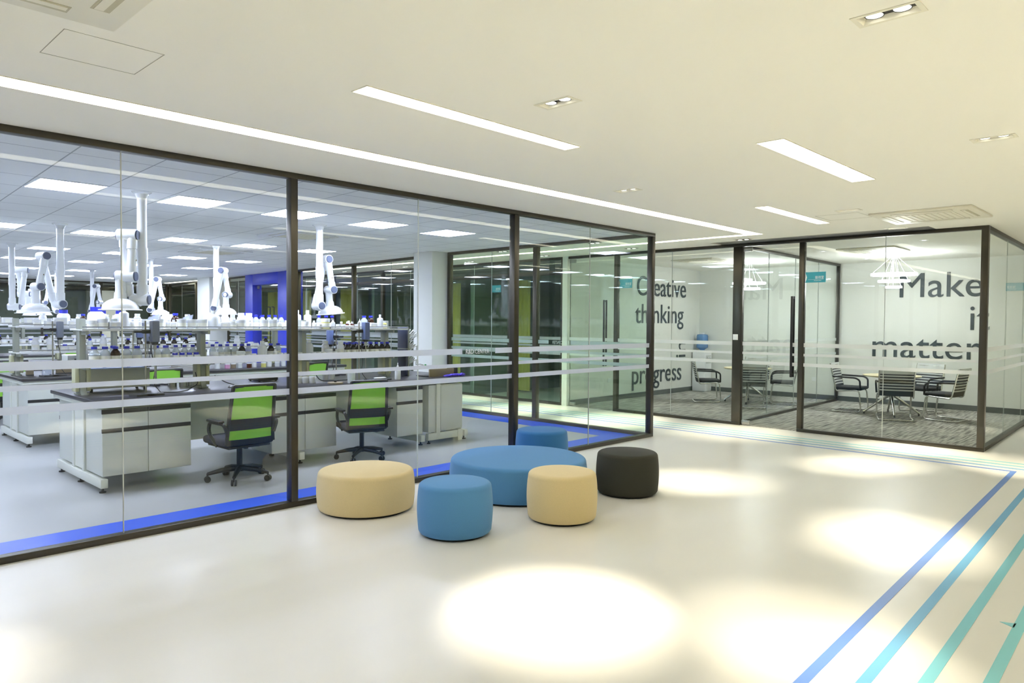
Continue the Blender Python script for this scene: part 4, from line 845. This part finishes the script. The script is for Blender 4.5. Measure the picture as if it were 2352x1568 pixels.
# ------------------------------------------------------------------ fume extraction arms
def knob(b, c, ax, r=0.046, L=0.012):
    b.cyl(Vector(c), Vector(c)+Vector(ax)*L, r, r*0.92, 18)
def fume_arm(x, y, label, rz=0.0, my=1, k=1.0, tilt=0.0):
    """ceiling pipe, elbow, folded double arm, joint and bell hood. my mirrors the fold"""
    r = thing('fume_arm', label, 'fume extractor', (x, y, H), rz, 'fume extraction arms over the benches')
    P = lambda a, b_, c: (a, b_*my*k, c)
    MB().lathe([(0.045, -0.06), (0.06, -0.02), (0.085, -0.006), (0.085, 0), (0, 0)], n=24).build('ceiling_flange', 'hoodw', r)
    b = MB(); b.cyl((0, 0, -0.02), (0, 0, -0.52), 0.042, n=20); b.cyl((0, 0, -0.52), (0, 0, -0.66), 0.048, n=20); b.cyl((0, 0, -0.66), (0, 0, -0.93), 0.043, n=20); b.build('drop_pipe', 'hoodw', r)
    b = MB(); b.tube(fillet([(0, 0, -0.86), (0, 0, -1.0), P(-0.04, 0.0, -1.02)], 0.05), 0.050, 16); b.cyl(P(-0.10, 0, -1.0), P(0.055, 0, -1.0), 0.056, n=20); b.build('elbow', 'hoodw', r)
    b = MB(); knob(b, P(0.055, 0, -1.0), (1, 0, 0)); knob(b, P(-0.10, 0, -1.0), (-1, 0, 0)); b.build('joint_cap', 'joint', r)
    s = P(-0.09, -0.15, -0.41)
    b = MB(); b.cyl(P(-0.12, -0.02, -0.97), P(-0.12, -0.045, -0.86), 0.046, n=18); b.cyl(P(-0.12, -0.045, -0.86), P(-0.13, -0.125, -0.52), 0.039, n=18); b.cyl(P(-0.13, -0.125, -0.52), P(-0.13, -0.15, -0.41), 0.045, n=18); b.build('lower_tube', 'hoodw', r)
    b = MB(); b.cyl(P(-0.18, -0.15, -0.41), P(-0.015, -0.15, -0.41), 0.055, n=20); b.ball(P(-0.13, -0.15, -0.41), 0.055); b.build('shoulder_joint', 'hoodw', r)
    b = MB(); knob(b, P(-0.015, -0.15, -0.41), (1, 0, 0)); knob(b, P(-0.18, -0.15, -0.41), (-1, 0, 0)); b.build('joint_cap', 'joint', r)
    b = MB(); b.cyl(P(-0.055, -0.15, -0.41), P(-0.055, -0.175, -0.54), 0.045, n=18); b.cyl(P(-0.055, -0.175, -0.54), P(-0.055, -0.205, -0.70), 0.039, n=18); b.cyl(P(-0.055, -0.205, -0.70), P(-0.055, -0.22, -0.79), 0.045, n=18); b.build('upper_tube', 'hoodw', r)
    MB().box((-0.016-0.004, my*k*-0.19-0.006, -0.65), (-0.012, my*k*-0.19+0.006, -0.635)).build('spring_screw', 'cork', r)
    b = MB(); b.cyl(P(-0.18, -0.22, -0.79), P(-0.02, -0.22, -0.79), 0.052, n=20); b.ball(P(-0.15, -0.22, -0.79), 0.052); b.build('wrist_joint', 'hoodw', r)
    b = MB(); knob(b, P(-0.02, -0.22, -0.79), (1, 0, 0)); knob(b, P(-0.18, -0.22, -0.79), (-1, 0, 0)); b.build('joint_cap', 'joint', r)
    hp = Vector(P(-0.15, -0.22, -0.79)); d = Vector((0, my*-math.sin(tilt), -math.cos(tilt)))
    b = MB(); b.cyl(hp, hp+d*0.20, 0.043, 0.043, 18); b.cyl(hp+d*0.15, hp+d*0.205, 0.050, 0.055, 18); b.build('hood_neck', 'hoodw', r)
    M4 = Matrix.Translation(hp+d*0.31) @ (-d).to_track_quat('Z', 'Y').to_matrix().to_4x4()
    prof = [(0.182, 0.0), (0.178, 0.006), (0.155, 0.010)]+[(0.155*math.cos(a)+0.0, 0.012+0.098*math.sin(a)) for a in [PI/2*k/8 for k in range(8)]]+[(0.03, 0.112), (0.0, 0.112)]
    MB().lathe(prof+[(0.0, 0.104), (0.08, 0.090), (0.145, 0.012), (0.150, 0.0)], n=36, M4=M4, caps=False).build('bell_hood', 'hoodw', r)
    return r
fume_arm(2.46, 7.18, 'nearest white fume arm with bell hood, over the end of the front bench', -0.70, k=0.5)
fume_arm(2.585, 10.36, 'white fume arm with bell hood over the end of the second bench', -PI/2+0.25)
fume_arm(2.735, 13.65, 'white fume arm with bell hood over the end of the third bench', PI*0.85)
fume_arm(4.81, 7.98, 'white fume arm with tilted hood over the middle of the front bench', -PI/2, -1, tilt=0.10)
fume_arm(5.0, 11.37, 'white fume arm with hood in front of the second pillar', 0.75)
fume_arm(5.25, 14.85, 'white fume arm behind the nearest one, over the third bench', 0.9)
fume_arm(5.45, 19.2, 'far white fume arm over the back of the lab, between first and second bench arms', 0.8)
fume_arm(5.0, 20.4, 'far white fume arm partly behind the second bench arm', -PI/2)
fume_arm(5.35, 23.6, 'furthest white fume arm near the rear lab wall', -0.6)
# ------------------------------------------------------------------ green office chairs of the lab
def office_chair(label, loc, rz):
    r = thing('office_chair', label, 'office chair', loc, rz, 'green office chairs in the lab')      # faces +y
    def leaf(pts, n, z0, z1, m, nm, dy=0.0):
        pass
    yb = lambda z: -0.20-0.10*max(0, (z-0.42))**1.2*2.0     # back rail leans backwards
    hw = lambda z: 0.215-0.02*(z-0.40)/0.45
    zs = [0.36+0.02*k for k in range(26)]
    b = MB()
    for s in (-1, 1): b.tube([(s*hw(z), yb(z), z) for z in zs], 0.017, 8)
    b.tube(fillet([(-hw(0.86), yb(0.86), 0.84), (-hw(0.86), yb(0.86), 0.872), (hw(0.86), yb(0.86), 0.872), (hw(0.86), yb(0.86), 0.84)], 0.02), 0.017, 8)
    b.build('back_frame', 'black', r)
    def sheet(z0, z1, m, nm, th=0.004, inset=0.015):
        q = MB(); n = 8; A = []; Bv = []
        for k in range(n+1):
            z = z0+(z1-z0)*k/n; rowA, rowB = [], []
            for j in range(7):
                u = -1+2*j/6; bow = 0.02*(1-u*u); p = (u*(hw(z)-inset), yb(z)-bow, z)
                rowA.append(q.bm.verts.new(p)); rowB.append(q.bm.verts.new((p[0], p[1]+th, p[2])))
            A.append(rowA); Bv.append(rowB)
        for k in range(n):
            for j in range(6):
                q.bm.faces.new((A[k][j], A[k][j+1], A[k+1][j+1], A[k+1][j])); q.bm.faces.new((Bv[k][j+1], Bv[k][j], Bv[k+1][j], Bv[k+1][j+1]))
        for k in range(n):
            q.bm.faces.new((A[k][0], A[k+1][0], Bv[k+1][0], Bv[k][0])); q.bm.faces.new((A[k+1][6], A[k][6], Bv[k][6], Bv[k+1][6]))
        for j in range(6):
            q.bm.faces.new((A[0][j+1], A[0][j], Bv[0][j], Bv[0][j+1])); q.bm.faces.new((A[n][j], A[n][j+1], Bv[n][j+1], Bv[n][j]))
        q.build(nm, m, r)
    sheet(0.575, 0.865, 'green', 'upper_back_mesh'); sheet(0.395, 0.485, 'green', 'lower_back_mesh'); sheet(0.48, 0.58, 'black', 'lumbar_band', 0.014, 0.0); sheet(0.35, 0.40, 'black', 'lower_crossbar', 0.016, 0.0)
    b = MB().box((-0.235, -0.20, 0.335), (0.235, 0.24, 0.405), 0.03, 3); b.build('seat', 'navyseat', r)
    MB().box((-0.20, -0.19, 0.315), (0.20, 0.20, 0.337), 0.008).build('seat_pan', 'black', r)
    for s in (-1, 1):
        a = MB(); a.tube(fillet([(s*0.215, -0.215, 0.44), (s*0.25, -0.22, 0.545), (s*0.265, 0.02, 0.55), (s*0.262, 0.05, 0.45), (s*0.22, -0.03, 0.33)], 0.06), [0.016]*100 if False else 0.016, 8)
        ar = a.build('armrest', 'black', r)
        MB().box((s*0.265-0.03, -0.20, 0.553), (s*0.265+0.03, 0.03, 0.575), 0.009).build('arm_pad', 'black', ar)
    MB().cyl((0, 0, 0.10), (0, 0, 0.32), 0.025, n=14).build('gas_stem', 'black', r); MB().cyl((0, 0, 0.22), (0, 0, 0.26), 0.018, n=12).build('stem_ring', 'steel', r)
    MB().tube([(0.05, -0.05, 0.305), (0.15, -0.06, 0.295), (0.19, -0.06, 0.30)], 0.006, 6).build('height_lever', 'black', r)
    b = MB(); b.lathe([(0.05, 0.085), (0.05, 0.12), (0.03, 0.135), (0, 0.135)], n=18)
    for k in range(5):
        a = 2*PI*k/5+0.3; b.tube([(0.03*math.cos(a), 0.03*math.sin(a), 0.108), (0.15*math.cos(a), 0.15*math.sin(a), 0.098), (0.27*math.cos(a), 0.27*math.sin(a), 0.075)], [0.026, 0.022, 0.015], 8)
    sb = b.build('star_base', 'black', r)
    for k in range(5):
        a = 2*PI*k/5+0.3; c = Vector((0.27*math.cos(a), 0.27*math.sin(a), 0.027)); t = Vector((-math.sin(a), math.cos(a), 0)); q = MB()
        for s in (-1, 1): q.cyl(c+t*s*0.006, c+t*s*0.022, 0.027, n=14)
        q.cyl(c+Vector((0, 0, 0.01)), c+Vector((0, 0, 0.055)), 0.008, n=8); q.build('caster', 'black', sb)
    return r
oc = office_chair('green mesh office chair with its back turned, nearer one at the front bench', (3.12, 6.60, 0), 0.03)
oc.scale = (1.05, 1.05, 1.05)
dup_thing(oc, (4.55, 6.68, 0), -0.3, 'green mesh office chair with its back turned, at the sink half of the front bench', None, 1.0)
dup_thing(oc, (3.30, 9.25, 0), 0.05, 'green mesh office chair behind the front bench, beside the grey stirrer')
dup_thing(oc, (5.32, 9.30, 0), 0.35, 'green mesh office chair behind the front bench, hidden by the dark post')
dup_thing(oc, (3.25, 12.35, 0), 0.0, 'green mesh office chair between second and third bench, by the first shelf upright')
dup_thing(oc, (2.35, 12.4, 0), 0.2, 'green mesh office chair at the end of the third bench, at the picture edge')
dup_thing(oc, (2.25, 15.3, 0), 0.1, 'green mesh office chair beyond the third bench')
dup_thing(oc, (3.9, 15.35, 0), 0.0, 'green mesh office chair beyond the third bench, further in')
# ------------------------------------------------------------------ meeting tables and chairs
M.update(tabletop=mat('pale_wood_tabletop', 'd9cfa6', 0.4, noise=0.05, nscale=12), slatdark=mat('dark_mesh_fabric', '3a3d3e', 0.8), slatlight=mat('light_grey_band', 'c9cdca', 0.5), seatblack=mat('black_seat_pad', '26282a', 0.7))
def meeting_table(label, x, y):
    r = thing('meeting_table', label, 'table', (x, y, 0), 0.4, 'round meeting tables')
    MB().lathe([(0, 0.645), (0.425, 0.645), (0.44, 0.655), (0.44, 0.668), (0, 0.668)], n=56, caps=False).build('tabletop', 'tabletop', r)
    MB().lathe([(0.10, 0.60), (0.24, 0.638), (0.24, 0.645), (0, 0.645)], n=28).build('top_bracket', 'black', r)
    MB().cyl((0, 0, 0.30), (0, 0, 0.61), 0.03, n=16).build('column', 'black', r)
    for k in range(4):
        a = PI/2*k; c, s = math.cos(a), math.sin(a)
        MB().tube([(0.02*c, 0.02*s, 0.34), (0.16*c, 0.16*s, 0.24), (0.42*c, 0.42*s, 0.04)], [0.026, 0.022, 0.016], 10).build('leg', 'chrome', r)
        MB().lathe([(0.014, 0), (0.014, 0.035)], (0.41*c, 0.41*s, 0), 10).build('leg_foot', 'black', r)
    return r
meeting_table('round pale wood table under the three-tier ring pendant', 13.10, 3.80)
meeting_table('round pale wood table behind the wide dark post', 13.10, 6.35)
def visitor_chair(label, loc, rz):
    r = thing('visitor_chair', label, 'chair', loc, rz, 'chrome cantilever chairs in the meeting rooms')   # faces +y
    w = 0.245
    back = lambda z: -0.17-0.22*(z-0.38)
    b = MB()
    for s in (-1, 1):
        pts = fillet([(s*w, back(0.83), 0.83), (s*w, back(0.45), 0.45), (s*w, -0.165, 0.36), (s*w, 0.20, 0.39), (s*w, 0.235, 0.02), (s*w, -0.22, 0.0135)], 0.07, 6)
        b.tube(pts, 0.012, 10)
    b.tube(fillet([(-w, -0.14, 0.0135), (-w, -0.24, 0.0135), (w, -0.24, 0.0135), (w, -0.14, 0.0135)], 0.05), 0.012, 10)
    b.tube([(-w, back(0.80), 0.80), (0, back(0.80)-0.02, 0.80), (w, back(0.80), 0.80)], 0.010, 8)
    b.tube([(-w, back(0.62)-0.012, 0.62), (0, back(0.62)-0.035, 0.62), (w, back(0.62)-0.012, 0.62)], 0.008, 8)
    b.build('chrome_frame', 'chrome', r)
    def pad(z0, z1, m, nm, th, inset=0.012, off=0.0):
        q = MB(); A, Bv = [], []; n = 2
        for k in range(n+1):
            z = z0+(z1-z0)*k/n; ra, rb = [], []
            for j in range(9):
                u = -1+2*j/8; bow = 0.018*(1-u*u); ra.append(q.bm.verts.new((u*(w-inset), back(z)-bow+off, z))); rb.append(q.bm.verts.new((u*(w-inset), back(z)-bow+off+th, z)))
            A.append(ra); Bv.append(rb)
        for k in range(n):
            for j in range(8):
                q.bm.faces.new((A[k][j], A[k][j+1], A[k+1][j+1], A[k+1][j])); q.bm.faces.new((Bv[k][j+1], Bv[k][j], Bv[k+1][j], Bv[k+1][j+1]))
            q.bm.faces.new((A[k][0], A[k+1][0], Bv[k+1][0], Bv[k][0])); q.bm.faces.new((A[k+1][8], A[k][8], Bv[k][8], Bv[k+1][8]))
        for j in range(8):
            q.bm.faces.new((A[0][j+1], A[0][j], Bv[0][j], Bv[0][j+1])); q.bm.faces.new((A[n][j], A[n][j+1], Bv[n][j+1], Bv[n][j]))
        return q.build(nm, m, r)
    pad(0.385, 0.80, 'slatdark', 'back_mesh', 0.006)
    for z in (0.47, 0.515, 0.56, 0.605, 0.65, 0.695): pad(z, z+0.020, 'slatlight', 'back_band', 0.012, 0.010, -0.003)
    pad(0.735, 0.835, 'slatlight', 'top_band', 0.014, 0.006, -0.004)
    b = MB(); b.box((-w+0.012, -0.17, 0.385), (w-0.012, 0.235, 0.44), 0.022, 3); b.build('seat', 'seatblack', r)
    for s in (-1, 1):
        a = MB().tube(fillet([(s*(w+0.016), back(0.61), 0.61), (s*(w+0.02), 0.15, 0.60), (s*(w+0.018), 0.215, 0.56), (s*(w+0.005), 0.22, 0.40)], 0.05), 0.015, 8); a.build('armrest', 'black', r)
    return r
def face(x, y, tx, ty): return math.atan2(ty-y, tx-x)-PI/2
VC = [(12.52, 3.58, 13.10, 3.80, 'chrome visitor chair nearest the glass at the table under the three-tier pendant'), (13.10, 4.46, 13.15, 3.80, 'chrome visitor chair next to the glass partition, at the table under the three-tier pendant'),
      (13.0, 2.98, 13.1, 3.80, 'chrome visitor chair seen from the side by the corner post'), (13.85, 3.55, 13.10, 3.80, 'chrome visitor chair facing the hall, in front of the word matter'),
      (12.62, 6.95, 13.1, 6.30, 'chrome visitor chair overlapping the end of the word progress'), (12.40, 5.95, 13.1, 6.35, 'chrome visitor chair just right of the wide dark post'),
      (13.35, 5.75, 13.1, 6.35, 'chrome visitor chair behind the long black door handle'), (13.85, 6.55, 13.10, 6.35, 'chrome visitor chair mostly hidden by the wide dark post')]
v0 = None
for x, y, tx, ty, lab in VC:
    if v0 is None: v0 = visitor_chair(lab, (x, y, 0.004), face(x, y, tx, ty))
    else: dup_thing(v0, (x, y, 0.004), face(x, y, tx, ty), lab)
# water dispenser in the corner
r = thing('water_dispenser', 'white water dispenser with blue bottle in the meeting room corner', 'water dispenser', (14.54, 8.13, 0.004))
M['waterblue'] = bottle_glass('blue_water_bottle', '6f9fd0', '5f92c8', 0.75)
MB().box((-0.15, -0.16, 0), (0.15, 0.16, 0.90), 0.02).build('cabinet_body', 'white', r); MB().box((-0.11, -0.165, 0.62), (0.11, -0.155, 0.80), 0.006).build('tap_recess', 'slatlight', r)
for s in (-0.05, 0.05): MB().box((s-0.012, -0.19, 0.74), (s+0.012, -0.155, 0.77), 0.004).build('tap', 'white', r)
MB().lathe([(0.05, 0.89), (0.06, 0.93), (0.125, 0.97), (0.125, 1.08), (0.118, 1.09), (0.125, 1.10), (0.125, 1.22), (0.11, 1.26), (0.05, 1.27), (0, 1.27)], n=28).build('water_bottle', 'waterblue', r)
MB().lathe([(0.05, 1.27), (0.05, 1.30), (0, 1.30)], n=16).build('bottle_cap', 'white', r)
tag(MB().box((11.3, 8.322, 0.36), (11.38, 8.33, 0.44), 0.003).build('wall_socket', 'white'), 'white wall socket low on the side meeting wall', 'socket')
r = thing('wall_socket', 'white wall socket with plug beside the chair below the word matter', 'socket', (14.75, 3.12, 0.30)); MB().box((-0.008, -0.06, 0), (0, 0.06, 0.10), 0.003).build('face_plate', 'white', r); MB().box((-0.04, -0.02, 0.03), (-0.008, 0.02, 0.06), 0.004).build('plug', 'darkgrey', r)
tag(MB().box((14.742, 5.68, 0.36), (14.75, 5.77, 0.44), 0.003).build('wall_socket', 'white'), 'white wall socket on the far wall seen through the glass door', 'socket')
